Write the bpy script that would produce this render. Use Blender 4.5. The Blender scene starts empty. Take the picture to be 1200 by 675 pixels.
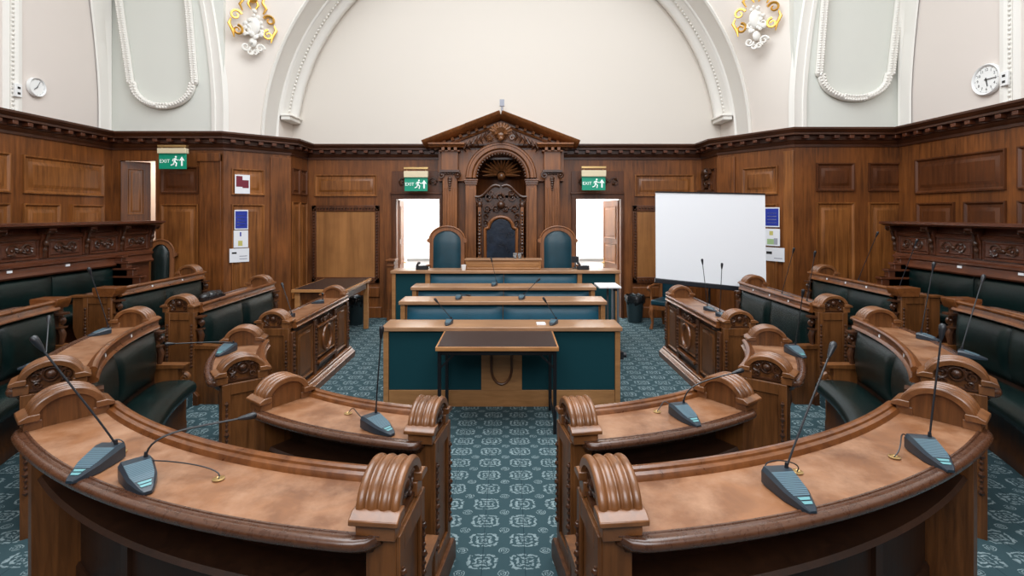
import bpy, bmesh, math, random
from mathutils import Vector, Matrix
random.seed(7)
PI = math.pi
COL = bpy.context.scene.collection
scene = bpy.context.scene
FPX, CX, HY, CAMX, CAMZ = 600.0, 597.0, 250.0, 0.035, 2.1
def at_d(px, py, d):
    return Vector((CAMX + (px-CX)*d/FPX, d, CAMZ - (py-HY)*d/FPX))
def at_z(px, py, z):
    d = FPX*(CAMZ-z)/(py-HY)
    return at_d(px, py, d)

# ------------------------------------------------------------------ materials
def new_mat(name):
    m = bpy.data.materials.new(name); m.use_nodes = True
    nt = m.node_tree; b = nt.nodes['Principled BSDF']
    return m, nt, b
def plain(name, c, rough=.5, metal=0, spec=.5, coat=0, emit=None, es=0, bump=0, bscale=60, var=0):
    m, nt, b = new_mat(name)
    b.inputs['Base Color'].default_value = (*c, 1)
    b.inputs['Roughness'].default_value = rough
    b.inputs['Metallic'].default_value = metal
    b.inputs['Specular IOR Level'].default_value = spec
    b.inputs['Coat Weight'].default_value = coat
    if emit:
        b.inputs['Emission Color'].default_value = (*emit, 1); b.inputs['Emission Strength'].default_value = es
    if bump or var:
        tc = nt.nodes.new('ShaderNodeTexCoord'); n = nt.nodes.new('ShaderNodeTexNoise')
        n.inputs['Scale'].default_value = bscale; n.inputs['Detail'].default_value = 4
        nt.links.new(tc.outputs['Object'], n.inputs['Vector'])
        if bump:
            bp = nt.nodes.new('ShaderNodeBump'); bp.inputs['Strength'].default_value = bump; bp.inputs['Distance'].default_value = .01
            nt.links.new(n.outputs['Fac'], bp.inputs['Height']); nt.links.new(bp.outputs['Normal'], b.inputs['Normal'])
        if var:
            n2 = nt.nodes.new('ShaderNodeTexNoise'); n2.inputs['Scale'].default_value = 5; n2.inputs['Detail'].default_value = 5
            nt.links.new(tc.outputs['Object'], n2.inputs['Vector'])
            r = nt.nodes.new('ShaderNodeValToRGB')
            r.color_ramp.elements[0].position = .3; r.color_ramp.elements[1].position = .7
            r.color_ramp.elements[0].color = (*[v*(1-var) for v in c], 1); r.color_ramp.elements[1].color = (*[min(1, v*(1+var)) for v in c], 1)
            nt.links.new(n2.outputs['Fac'], r.inputs['Fac']); nt.links.new(r.outputs['Color'], b.inputs['Base Color'])
    return m
def wood(name, dark, light, scale=(30, 30, 2.2), rough=.36, worn=None, coat=0, spec=.5, bump=.12):
    m, nt, b = new_mat(name); N = nt.nodes; L = nt.links
    tc = N.new('ShaderNodeTexCoord')
    mp = N.new('ShaderNodeMapping'); mp.inputs['Scale'].default_value = scale
    L.new(tc.outputs['Object'], mp.inputs['Vector'])
    n1 = N.new('ShaderNodeTexNoise'); n1.inputs['Scale'].default_value = 1; n1.inputs['Detail'].default_value = 6; n1.inputs['Roughness'].default_value = .62; n1.inputs['Distortion'].default_value = .6
    L.new(mp.outputs['Vector'], n1.inputs['Vector'])
    n2 = N.new('ShaderNodeTexNoise'); n2.inputs['Scale'].default_value = 1.7; n2.inputs['Detail'].default_value = 3
    L.new(tc.outputs['Object'], n2.inputs['Vector'])
    mx = N.new('ShaderNodeMath'); mx.operation = 'MULTIPLY_ADD'; mx.inputs[1].default_value = .62
    m2 = N.new('ShaderNodeMath'); m2.operation = 'MULTIPLY'; m2.inputs[1].default_value = .38
    L.new(n2.outputs['Fac'], m2.inputs[0]); L.new(n1.outputs['Fac'], mx.inputs[0]); L.new(m2.outputs[0], mx.inputs[2])
    r = N.new('ShaderNodeValToRGB'); e = r.color_ramp.elements
    e[0].position = .36; e[1].position = .64; e[0].color = (*dark, 1); e[1].color = (*light, 1)
    L.new(mx.outputs[0], r.inputs['Fac'])
    out = r.outputs['Color']
    if worn:
        n3 = N.new('ShaderNodeTexNoise'); n3.inputs['Scale'].default_value = 4.5; n3.inputs['Detail'].default_value = 7; n3.inputs['Roughness'].default_value = .65
        L.new(tc.outputs['Object'], n3.inputs['Vector'])
        r3 = N.new('ShaderNodeValToRGB'); r3.color_ramp.elements[0].position = .42; r3.color_ramp.elements[1].position = .68
        L.new(n3.outputs['Fac'], r3.inputs['Fac'])
        mm = N.new('ShaderNodeMix'); mm.data_type = 'RGBA'; mm.inputs[7].default_value = (*worn, 1)
        L.new(r3.outputs['Color'], mm.inputs[0]); L.new(out, mm.inputs[6]); out = mm.outputs[2]
    L.new(out, b.inputs['Base Color'])
    rr = N.new('ShaderNodeMapRange'); rr.inputs[3].default_value = rough-.07; rr.inputs[4].default_value = rough+.12
    L.new(n1.outputs['Fac'], rr.inputs[0]); L.new(rr.outputs[0], b.inputs['Roughness'])
    bp = N.new('ShaderNodeBump'); bp.inputs['Strength'].default_value = bump; bp.inputs['Distance'].default_value = .004
    L.new(n1.outputs['Fac'], bp.inputs['Height']); L.new(bp.outputs['Normal'], b.inputs['Normal'])
    b.inputs['Coat Weight'].default_value = coat; b.inputs['Coat Roughness'].default_value = .22
    b.inputs['Specular IOR Level'].default_value = spec
    return m
M = {}
M['wall_wood'] = wood('oak_panelling', (.075, .022, .0045), (.235, .074, .0145), (22, 22, 1.6), .40)
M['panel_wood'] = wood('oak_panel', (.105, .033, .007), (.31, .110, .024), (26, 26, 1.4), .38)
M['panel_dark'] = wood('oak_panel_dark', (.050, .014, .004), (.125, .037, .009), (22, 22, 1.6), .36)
M['plank'] = wood('oak_plank', (.22, .088, .024), (.40, .17, .048), (9, 9, .6), .42)
M['cornice'] = wood('cornice_oak', (.040, .012, .005), (.085, .027, .010), (2, 2, 30), .36)
M['desk_wood'] = wood('desk_oak', (.042, .013, .004), (.135, .046, .012), (26, 26, 2), .36)
M['knee_shade_wood'] = wood('shaded_kneehole_oak', (.018, .0065, .003), (.042, .015, .0055), (26, 26, 2), .42)  # desk oak with the under-desk shade painted into its colour
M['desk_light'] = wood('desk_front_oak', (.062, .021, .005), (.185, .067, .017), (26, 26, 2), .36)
M['top_wood'] = wood('worn_desktop_oak', (.14, .052, .019), (.29, .12, .046), (5, 5, 40), .42, worn=(.36, .19, .105), coat=.35)
M['rail_wood'] = wood('polished_rail_oak', (.085, .025, .006), (.22, .074, .018), (14, 14, 14), .28, coat=.5)
M['nosing'] = wood('nosing_oak', (.055, .020, .010), (.10, .039, .018), (34, 34, 34), .26, coat=.6, bump=.02)
M['carved'] = wood('carved_oak', (.030, .010, .004), (.085, .030, .011), (14, 14, 14), .34, coat=.2)
M['hood'] = wood('hood_oak', (.092, .033, .010), (.24, .093, .030), (10, 10, 10), .30, coat=.45)
M['screen_wood'] = wood('bench_screen_oak', (.055, .015, .006), (.125, .036, .013), (5, 5, 26), .34)
M['niche_wood'] = wood('niche_oak', (.125, .041, .011), (.30, .106, .029), (24, 24, 1.6), .36)
M['clerk_wood'] = wood('clerk_oak', (.25, .112, .036), (.39, .185, .066), (3, 24, 24), .40)
M['clerk_top'] = wood('clerk_oak_top', (.27, .14, .07), (.42, .23, .12), (3, 24, 24), .30, coat=.25)
M['table_edge'] = wood('table_edge_oak', (.33, .14, .045), (.46, .22, .08), (3, 3, 20), .35)
M['table_top'] = plain('dark_leatherette', (.026, .014, .012), .42, bump=.15, bscale=200)
M['leather'] = plain('dark_green_leather', (.0032, .0115, .0105), .27, bump=.25, bscale=140, var=.35)
M['teal_leather'] = plain('teal_leather', (.010, .085, .135), .40, bump=.2, bscale=140, var=.12)
M['teal_dark'] = plain('dark_teal_leather', (.006, .040, .058), .32, bump=.2, bscale=140, var=.2)
M['teal_fabric'] = plain('teal_fabric', (.003, .040, .050), .75, spec=.2, bump=.2, bscale=300)
M['throne_leather'] = plain('black_blue_leather', (.012, .020, .034), .26, bump=.35, bscale=14, var=.5)
M['cream'] = plain('cream_plaster', (.75, .69, .625), .75, spec=.25)
M['lunette'] = plain('lunette_plaster', (.715, .66, .59), .75, spec=.25)
M['green_plaster'] = plain('pale_green_plaster', (.70, .71, .655), .75, spec=.25)
M['white_plaster'] = plain('white_plaster', (.80, .775, .72), .6, spec=.3)
M['pink_plaster'] = plain('pale_pink_plaster', (.74, .67, .615), .75, spec=.25)
M['gold'] = plain('gilding', (.80, .47, .10), .32, metal=.85)
M['white'] = plain('white_paint', (.85, .85, .84), .5)
M['paper'] = plain('white_paper', (.80, .81, .84), .6)
M['paper_blue'] = plain('blue_print', (.015, .035, .32), .5)
M['paper_red'] = plain('maroon_print', (.17, .012, .03), .5)
M['paper_yellow'] = plain('yellow_print', (.55, .5, .15), .5)
M['paper_green'] = plain('green_print', (.35, .5, .25), .5)
M['paper_grey'] = plain('grey_print', (.35, .36, .42), .5)
M['screen'] = plain('screen_fabric', (.86, .88, .91), .8, spec=.1)
M['black'] = plain('black_plastic', (.012, .014, .018), .38)
M['mic'] = plain('slate_plastic', (.018, .029, .041), .33)
M['mic_top'] = plain('grey_blue_plastic', (.10, .17, .21), .36)
M['mic_grey'] = plain('grey_metal', (.22, .25, .28), .35, metal=.6)
M['button'] = plain('teal_button', (.12, .30, .32), .4)
M['steel'] = plain('black_steel', (.012, .012, .014), .35, metal=.4)
M['brass'] = plain('brass', (.62, .42, .18), .3, metal=.9)
M['fitting'] = plain('cream_fitting', (.72, .62, .42), .4)
M['exit_green'] = plain('exit_green', (.0, .26, .155), .4, emit=(.0, .42, .25), es=.12)
M['exit_white'] = plain('exit_white', (.9, .95, .92), .4, emit=(.9, 1, .95), es=.25)
M['bag'] = plain('bin_liner', (.012, .012, .013), .25, bump=.6, bscale=22)
M['bin'] = plain('bin_plastic', (.015, .03, .035), .45)
M['clockface'] = plain('clock_face', (.88, .88, .86), .4)
M['ink'] = plain('black_ink', (.01, .01, .01), .5)
M['hall'] = plain('hall_white', (.86, .85, .82), .7)
M['hall_pink'] = plain('hall_cream', (.86, .70, .58), .7)
M['glass'] = plain('tumbler_glass', (.9, .95, .97), .05)
M['glass'].node_tree.nodes['Principled BSDF'].inputs['Transmission Weight'].default_value = .9
def carpet_mat():
    m, nt, b = new_mat('patterned_carpet'); N = nt.nodes; L = nt.links
    def mth(op, a=None, c=None, v=None, clamp=False):
        n = N.new('ShaderNodeMath'); n.operation = op; n.use_clamp = clamp
        if a is not None:
            if isinstance(a, (int, float)): n.inputs[0].default_value = a
            else: L.new(a, n.inputs[0])
        if c is not None:
            if isinstance(c, (int, float)): n.inputs[1].default_value = c
            else: L.new(c, n.inputs[1])
        if v is not None: n.inputs[2].default_value = v
        return n.outputs[0]
    tc = N.new('ShaderNodeTexCoord'); sx = N.new('ShaderNodeSeparateXYZ'); L.new(tc.outputs['Object'], sx.inputs[0])
    nz = N.new('ShaderNodeTexNoise'); nz.inputs['Scale'].default_value = 38; nz.inputs['Detail'].default_value = 2
    L.new(tc.outputs['Object'], nz.inputs['Vector'])
    wob = mth('MULTIPLY_ADD', nz.outputs['Fac'], .46, -.23)
    PX, PY = .258, .204
    def cell(val, per, off):
        a = mth('ADD', val, -off); a = mth('DIVIDE', a, per); f = mth('FLOORED_MODULO', a, 1.0) if False else mth('FRACT', a)
        return mth('SUBTRACT', f, .5)
    u = cell(sx.outputs[0], PX, 0.0); v = cell(sx.outputs[1], PY, 2.986)
    def ring_pat(u, v, ru, rv, petals):
        uu = mth('DIVIDE', u, ru); vv = mth('DIVIDE', v, rv)
        r = mth('SQRT', mth('ADD', mth('MULTIPLY', uu, uu), mth('MULTIPLY', vv, vv)))
        th = mth('ARCTAN2', vv, uu)
        lob = mth('MULTIPLY', mth('COSINE', mth('MULTIPLY', th, petals)), .07)
        r2 = mth('ADD', mth('ADD', r, lob), wob)
        w = mth('SINE', mth('MULTIPLY', r2, 18.5)); w = mth('GREATER_THAN', w, .12)
        sp = mth('GREATER_THAN', mth('ADD', mth('SINE', mth('MULTIPLY', th, petals*2)), mth('MULTIPLY', wob, 5)), -.85)
        ins = mth('LESS_THAN', r2, 1.0)
        return mth('MULTIPLY', mth('MULTIPLY', w, sp), ins)
    p1 = ring_pat(u, v, .45, .42, 4)
    u2 = cell(sx.outputs[0], PX, PX/2); v2 = cell(sx.outputs[1], PY, 2.986+PY/2)
    p2 = ring_pat(u2, v2, .17, .15, 2)
    p = mth('MAXIMUM', p1, p2)
    p = mth('MULTIPLY', p, mth('MULTIPLY_ADD', nz.outputs['Fac'], 1.1, .1))
    au = mth('ABSOLUTE', u); seam = mth('LESS_THAN', au, .010)
    mm = N.new('ShaderNodeMix'); mm.data_type = 'RGBA'
    mm.inputs[6].default_value = (.034, .066, .076, 1); mm.inputs[7].default_value = (.26, .335, .35, 1)
    L.new(p, mm.inputs[0])
    ms = N.new('ShaderNodeMix'); ms.data_type = 'RGBA'; ms.inputs[7].default_value = (.012, .03, .04, 1)
    L.new(mth('MULTIPLY', seam, .8), ms.inputs[0]); L.new(mm.outputs[2], ms.inputs[6])
    L.new(ms.outputs[2], b.inputs['Base Color'])
    b.inputs['Roughness'].default_value = .92; b.inputs['Specular IOR Level'].default_value = .15
    nf = N.new('ShaderNodeTexNoise'); nf.inputs['Scale'].default_value = 400
    L.new(tc.outputs['Object'], nf.inputs['Vector'])
    bp = N.new('ShaderNodeBump'); bp.inputs['Strength'].default_value = .3; bp.inputs['Distance'].default_value = .004
    L.new(nf.outputs['Fac'], bp.inputs['Height']); L.new(bp.outputs['Normal'], b.inputs['Normal'])
    return m
M['carpet'] = carpet_mat()

# ------------------------------------------------------------------ mesh builder
class MB:
    def __init__(s): s.v = []; s.f = []
    def add(s, vs, fs):
        n = len(s.v); s.v += [Vector(p) for p in vs]; s.f += [[i+n for i in f] for f in fs]; return s
    def box(s, x0, x1, y0, y1, z0, z1, F=None):
        vs = [(x, y, z) for x in (x0, x1) for y in (y0, y1) for z in (z0, z1)]
        if F: vs = [F(*p) for p in vs]
        return s.add(vs, [(0,1,3,2),(4,6,7,5),(0,4,5,1),(2,3,7,6),(0,2,6,4),(1,5,7,3)])
    def bar(s, a, b, w, h, up=(0,0,1)):
        a = Vector(a); b = Vector(b); d = (b-a).normalized(); u = Vector(up); sd = d.cross(u)
        if sd.length < 1e-4: sd = d.cross(Vector((0,1,0)))
        sd.normalize(); u = sd.cross(d)
        vs = [p + sd*i*w/2 + u*j*h/2 for p in (a, b) for i, j in ((-1,-1),(1,-1),(1,1),(-1,1))]
        return s.add(vs, [(0,1,2,3),(4,7,6,5),(0,4,5,1),(1,5,6,2),(2,6,7,3),(3,7,4,0)])
    def tube(s, pts, r, n=8):
        pts = [Vector(p) for p in pts]; k = len(pts)
        rs = r if isinstance(r, (list, tuple)) else [r]*k
        vs = []; prev = None
        for i, p in enumerate(pts):
            d = (pts[min(i+1, k-1)] - pts[max(i-1, 0)])
            d = d.normalized() if d.length > 1e-9 else Vector((0,0,1))
            if prev is None:
                a = Vector((0,0,1)) if abs(d.z) < .9 else Vector((1,0,0))
                u = d.cross(a).normalized()
            else:
                u = (prev - d*prev.dot(d))
                u = u.normalized() if u.length > 1e-6 else d.orthogonal().normalized()
            prev = u; w = d.cross(u)
            vs += [p + (u*math.cos(2*PI*j/n) + w*math.sin(2*PI*j/n))*rs[i] for j in range(n)]
        fs = [(i*n+j, i*n+(j+1)%n, (i+1)*n+(j+1)%n, (i+1)*n+j) for i in range(k-1) for j in range(n)]
        fs += [tuple(range(n)), tuple((k-1)*n+j for j in range(n))]
        return s.add(vs, fs)
    def ball(s, c, r, n=8, m=6, sc=(1,1,1), F=None):
        c = Vector(c); vs = []
        for i in range(m+1):
            t = PI*i/m
            for j in range(n):
                q = 2*PI*j/n
                p = c + Vector((math.sin(t)*math.cos(q)*sc[0], math.sin(t)*math.sin(q)*sc[1], math.cos(t)*sc[2]))*r
                vs.append(F(*p) if F else p)
        fs = [(i*n+j, i*n+(j+1)%n, (i+1)*n+(j+1)%n, (i+1)*n+j) for i in range(m) for j in range(n)]
        return s.add(vs, fs)
    def lathe(s, c, prof, n=20):
        c = Vector(c); k = len(prof)
        vs = [c + Vector((r*math.cos(2*PI*j/n), r*math.sin(2*PI*j/n), z)) for r, z in prof for j in range(n)]
        fs = [(i*n+j, i*n+(j+1)%n, (i+1)*n+(j+1)%n, (i+1)*n+j) for i in range(k-1) for j in range(n)]
        fs += [tuple(range(n)), tuple((k-1)*n+j for j in range(n))]
        return s.add(vs, fs)
    def prism(s, poly, F, d0, d1):
        n = len(poly)
        vs = [F(a, b, d0) for a, b in poly] + [F(a, b, d1) for a, b in poly]
        fs = [tuple(range(n)), tuple(range(2*n-1, n-1, -1))] + [(i, (i+1)%n, n+(i+1)%n, n+i) for i in range(n)]
        return s.add(vs, fs)
    def sweep(s, frames, prof, caps=True):
        """frames: list of functions (r, z)->Vector; prof: list or function(i, n) -> list of (r, z)"""
        k = len(frames); vs = []
        for i, fr in enumerate(frames):
            pr = prof(i, k) if callable(prof) else prof
            vs += [fr(r, z) for r, z in pr]; n = len(pr)
        fs = [(i*n+j, i*n+(j+1)%n, (i+1)*n+(j+1)%n, (i+1)*n+j) for i in range(k-1) for j in range(n)]
        if caps: fs += [tuple(range(n)), tuple((k-1)*n+j for j in range(n-1, -1, -1))]
        return s.add(vs, fs)
    def grid(s, P):
        h = len(P); w = len(P[0]); vs = [p for row in P for p in row]
        return s.add(vs, [(i*w+j, i*w+j+1, (i+1)*w+j+1, (i+1)*w+j) for i in range(h-1) for j in range(w-1)])
    def build(s, name, mat, parent=None, org=None, bevel=0, angle=38, kind=None):
        o_ = Vector(org) if org is not None else ORG.get(parent.name, Vector((0,0,0))) if parent else Vector((0,0,0))
        me = bpy.data.meshes.new(name)
        me.from_pydata([tuple(p - o_) for p in s.v], [], s.f)
        bm = bmesh.new(); bm.from_mesh(me)
        bmesh.ops.recalc_face_normals(bm, faces=bm.faces); bm.to_mesh(me); bm.free()
        me.polygons.foreach_set('use_smooth', [True]*len(me.polygons))
        me.set_sharp_from_angle(angle=math.radians(angle))
        me.materials.append(M[mat] if isinstance(mat, str) else mat)
        ob = bpy.data.objects.new(name, me); COL.objects.link(ob)
        if parent: ob.parent = parent; ORG[ob.name] = o_
        elif org is not None: ob.location = o_; ORG[ob.name] = o_
        if bevel:
            bv = ob.modifiers.new('bevel', 'BEVEL'); bv.width = bevel; bv.segments = 2; bv.limit_method = 'ANGLE'; bv.angle_limit = math.radians(40)
        if kind: ob['kind'] = kind
        return ob
ORG = {}
def thing(name, label, cat, loc, group=None, rz=0):
    o = bpy.data.objects.new(name, None); COL.objects.link(o); o.location = loc; o.empty_display_size = .1
    o['label'] = label; o['category'] = cat
    if group: o['group'] = group
    ORG[o.name] = Vector(loc)
    return o
def tag(o, label, cat, group=None):
    o['label'] = label; o['category'] = cat
    if group: o['group'] = group
    return o
def struct(name, mb, mat, **k): return mb.build(name, mat, kind='structure', **k)
def text_mesh(body, size, M4, mat, name, parent, align='CENTER', ext=.0008):
    cu = bpy.data.curves.new('t', 'FONT'); cu.body = body; cu.size = size; cu.extrude = ext
    cu.align_x = align; cu.align_y = 'CENTER'
    t = bpy.data.objects.new('t', cu); COL.objects.link(t)
    dg = bpy.context.evaluated_depsgraph_get(); dg.update()
    me = bpy.data.meshes.new_from_object(t.evaluated_get(dg))
    bpy.data.objects.remove(t)
    me.transform(M4); o_ = ORG.get(parent.name, Vector((0,0,0)))
    me.transform(Matrix.Translation(-o_))
    me.materials.clear(); me.materials.append(M[mat]); me.name = name
    ob = bpy.data.objects.new(name, me); COL.objects.link(ob); ob.parent = parent; ORG[ob.name] = o_
    return ob
def plane_frame(o, u, v):
    """F(a,b,n): a along u, b along v, n along u x v"""
    o = Vector(o); u = Vector(u).normalized(); v = Vector(v).normalized(); n = u.cross(v)
    F = lambda a, b, c=0: o + u*a + v*b + n*c
    F.m = Matrix(((u.x, v.x, n.x, o.x), (u.y, v.y, n.y, o.y), (u.z, v.z, n.z, o.z), (0,0,0,1)))
    return F
def spiral(mb, F, cu, cv, r0, r1, a0, turns, tr0, tr1, n=18, depth=.0, seg=5):
    pts = []; rs = []
    for i in range(n+1):
        t = i/n; a = a0 + turns*2*PI*t; r = r0 + (r1-r0)*t
        pts.append(F(cu + r*math.cos(a), cv + r*math.sin(a), depth)); rs.append(tr0 + (tr1-tr0)*t)
    mb.tube(pts, rs, seg)
def vine(mb, F, u0, u1, v0, v1, n=3, tr=.01, seed=1, depth=.004):
    """running leaf scrolls in a rectangle"""
    rnd = random.Random(seed); w = (u1-u0)/n; h = (v1-v0)
    for i in range(n):
        cu = u0 + (i+.5)*w; sg = 1 if i % 2 == 0 else -1; cv = (v0+v1)/2
        R = min(w, h)*.46
        spiral(mb, F, cu, cv, R, R*.16, PI*(0 if sg > 0 else 1), 1.35*sg, tr, tr*.55, 16, depth)
        mb.ball(F(cu, cv, depth), R*.2, 6, 4)
        for k in range(5):
            a = rnd.random()*2*PI; q = R*(.75+.3*rnd.random())
            p = F(cu + q*math.cos(a)*(w/h if w > h else 1)*.9, cv + q*math.sin(a)*.85, depth)
            p2 = F(cu + q*.55*math.cos(a+.6), cv + q*.55*math.sin(a+.6), depth+.006)
            mb.tube([p, (p+p2)/2 + (F(0,0,.012)-F(0,0,0)), p2], [tr*.3, tr*1.1, tr*.4], 5)
def beads(mb, F, u, v0, v1, r, n, depth=0.0):
    for i in range(n):
        t = (i+.5)/n; rr = r*(1.15 - .5*abs(t-.35)) * (1.25 if i % 3 == 0 else .85)
        mb.ball(F(u, v0+(v1-v0)*t, depth), rr, 6, 4)
def raised_panel(mb, F, a0, a1, b0, b1, fr=.035, d=.022, rec=.006):
    """moulded frame with raised field, lying on plane n=0"""
    def ring(i0, z0, i1, z1):
        A = [(a0+i0, b0+i0), (a1-i0, b0+i0), (a1-i0, b1-i0), (a0+i0, b1-i0)]
        B = [(a0+i1, b0+i1), (a1-i1, b0+i1), (a1-i1, b1-i1), (a0+i1, b1-i1)]
        vs = [F(*p, z0) for p in A] + [F(*p, z1) for p in B]
        mb.add(vs, [(k, (k+1)%4, 4+(k+1)%4, 4+k) for k in range(4)])
    ring(0, -.002, .001, d); ring(.001, d, fr*.45, d); ring(fr*.45, d, fr, rec); ring(fr, rec, fr*1.9, rec); ring(fr*1.9, rec, fr*2.9, d*.85)
    i = fr*2.9; q = [(a0+i, b0+i), (a1-i, b0+i), (a1-i, b1-i), (a0+i, b1-i)]
    mb.add([F(*p, d*.85) for p in q], [(0,1,2,3)])

# ------------------------------------------------------------------ horseshoe frames
CY = 5.4
def arc_frames(s, t0, t1, n):
    out = []
    for i in range(n+1):
        t = math.radians(t0 + (t1-t0)*i/n); nx, ny = -s*math.sin(t), -math.cos(t)
        nx *= -1 if False else 1
        out.append((lambda r, z, nx=nx, ny=ny: Vector((nx*r, CY + ny*r, z))))
    return out
def str_frames(s, y0, y1, n=8):
    return [(lambda r, z, y=y0+(y1-y0)*i/n: Vector((-s*r, y, z))) for i in range(n+1)]
# s=+1 : left side (x negative), s=-1 : right side
class Path:
    """section of a horseshoe row: arc (degrees) or straight (y)"""
    def __init__(p, s, kind, a0, a1): p.s, p.kind, p.a0, p.a1 = s, kind, a0, a1
    def frames(p, R, trim0=0, trim1=0, n=None):
        if p.kind == 'arc':
            q = 180/PI/R; n = n or max(8, int((p.a1-p.a0)/2)); return arc_frames(p.s, p.a0+trim0*q, p.a1-trim1*q, n)
        return str_frames(p.s, p.a0+trim0, p.a1-trim1, n or 10)
    def length(p, R): return (p.a1-p.a0)*PI/180*R if p.kind == 'arc' else p.a1-p.a0
    def sub(p, R, f0, f1, trim0=0, trim1=0):
        L = p.length(R); return p.frames(R, trim0 + (L-trim0-trim1)*f0, trim1 + (L-trim0-trim1)*(1-f1), 12)
    def end(p, which):
        """F(r, a, z): a>0 points away from the section"""
        if p.kind == 'arc':
            t = math.radians(p.a0 if which == 0 else p.a1)
            n = Vector((-p.s*math.sin(t), -math.cos(t), 0)); tg = Vector((-p.s*math.cos(t), math.sin(t), 0)); b = Vector((0, CY, 0))
        else:
            n = Vector((-p.s, 0, 0)); tg = Vector((0, 1, 0)); b = Vector((0, p.a0 if which == 0 else p.a1, 0))
        if which == 0: tg = -tg
        return lambda r, a, z: b + n*r + tg*a + Vector((0, 0, z))

def reed(t):
    segs = [(0, .20), (.20, .26), (.26, .46), (.46, .50), (.50, .54), (.54, .74), (.74, .80), (.80, 1.0)]
    for a, c in segs:
        if a <= t <= c:
            u = (t-a)/(c-a); return (.011 if c-a > .1 else .005)*math.sin(PI*u)**.5 - .003
    return -.003
def hood(F, R, b, par, carve_out=True):
    Rc = R+.03; w = .150; base = b+.925; rise = .120
    mb = MB(); na, nf = 41, 24; A0, A1 = -.140, .012
    outer = []; inner = []
    for i in range(na):
        t = i/(na-1); a = A0 + (A1-A0)*t
        bump = reed(t)
        ro = []; ri = []
        for j in range(nf+1):
            ph = PI*j/nf; c, s_ = math.cos(ph), math.sin(ph)
            ro.append(F(Rc + (w+bump)*c, a, base + (rise+bump)*s_*1.0))
            ri.append(F(Rc + (w-.030)*c, a, base + (rise-.029)*s_))
        outer.append(ro); inner.append(ri)
    mb.grid(outer); mb.grid(inner)
    for g in (0, -1):
        mb.grid([outer[g], inner[g]])
    mb.grid([[r[0] for r in outer], [r[0] for r in inner]]); mb.grid([[r[-1] for r in outer], [r[-1] for r in inner]])
    h = mb.build('hood', 'hood', par, angle=50)
    for sg in (-1, 1):
        ft = MB(); r0 = Rc + sg*(w-.04); r1 = Rc + sg*(w+.042)
        ft.prism([(r0, base-.008), (r1, base-.008), (r1, base+.010), (Rc+sg*(w+.01), base+.026), (r0, base+.026)], lambda x, z, a: F(x, a, z), A0-.008, A1+.010)
        ft.box(Rc+sg*(w-.05), Rc+sg*(w+.022), A0+.01, A1-.006, b+.86, base-.008, F)
        ft.build('hood_foot', 'hood', par, bevel=.004)
    # plain lunette fill + carved tympanum on the end face
    pts = [(Rc + (w-.028)*math.cos(PI*j/20), base + (rise-.027)*math.sin(PI*j/20)) for j in range(21)]
    pts = pts + [(Rc-(w-.03), b+.85), (Rc+(w-.03), b+.85)]
    fl = MB(); fl.prism(pts, lambda x, z, a: F(x, a, z), A0+.02, -.022); fl.build('tympanum', 'desk_light', par)
    G = lambda u, v, d=0: F(Rc+u*.86, -.018+d, base+v*.88-.004)
    cv = MB(); cv.ball((0, .045, .004), .034, 12, 8, (1, 1, .6), F=G)
    spiral(cv, G, 0, .045, .045, .045, 0, 1, .007, .007, 20, .006)
    for sg in (-1, 1):
        spiral(cv, G, sg*.085, .035, .040, .010, PI/2, sg*1.4, .009, .006, 16, .006)
        spiral(cv, G, sg*.058, .088, .024, .006, 0, -sg*1.2, .008, .005, 12, .006)
        spiral(cv, G, sg*.075, -.018, .026, .007, PI, sg*1.2, .008, .005, 12, .006)
        for k in range(4):
            a = .35 + .5*k
            cv.tube([G(sg*.055*math.cos(a), .045+.055*math.sin(a), .004), G(sg*.085*math.cos(a), .045+.075*math.sin(a), .014), G(sg*.115*math.cos(a*.9), .04+.085*math.sin(a), .004)], [.005, .011, .003], 5)
    cv.box(-.13, .13, -.004, .014, -.058, -.045, F=lambda u, d, v: G(u, v, d))
    c = cv.build('tympanum_carving', 'carved', par)
    return h

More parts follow.
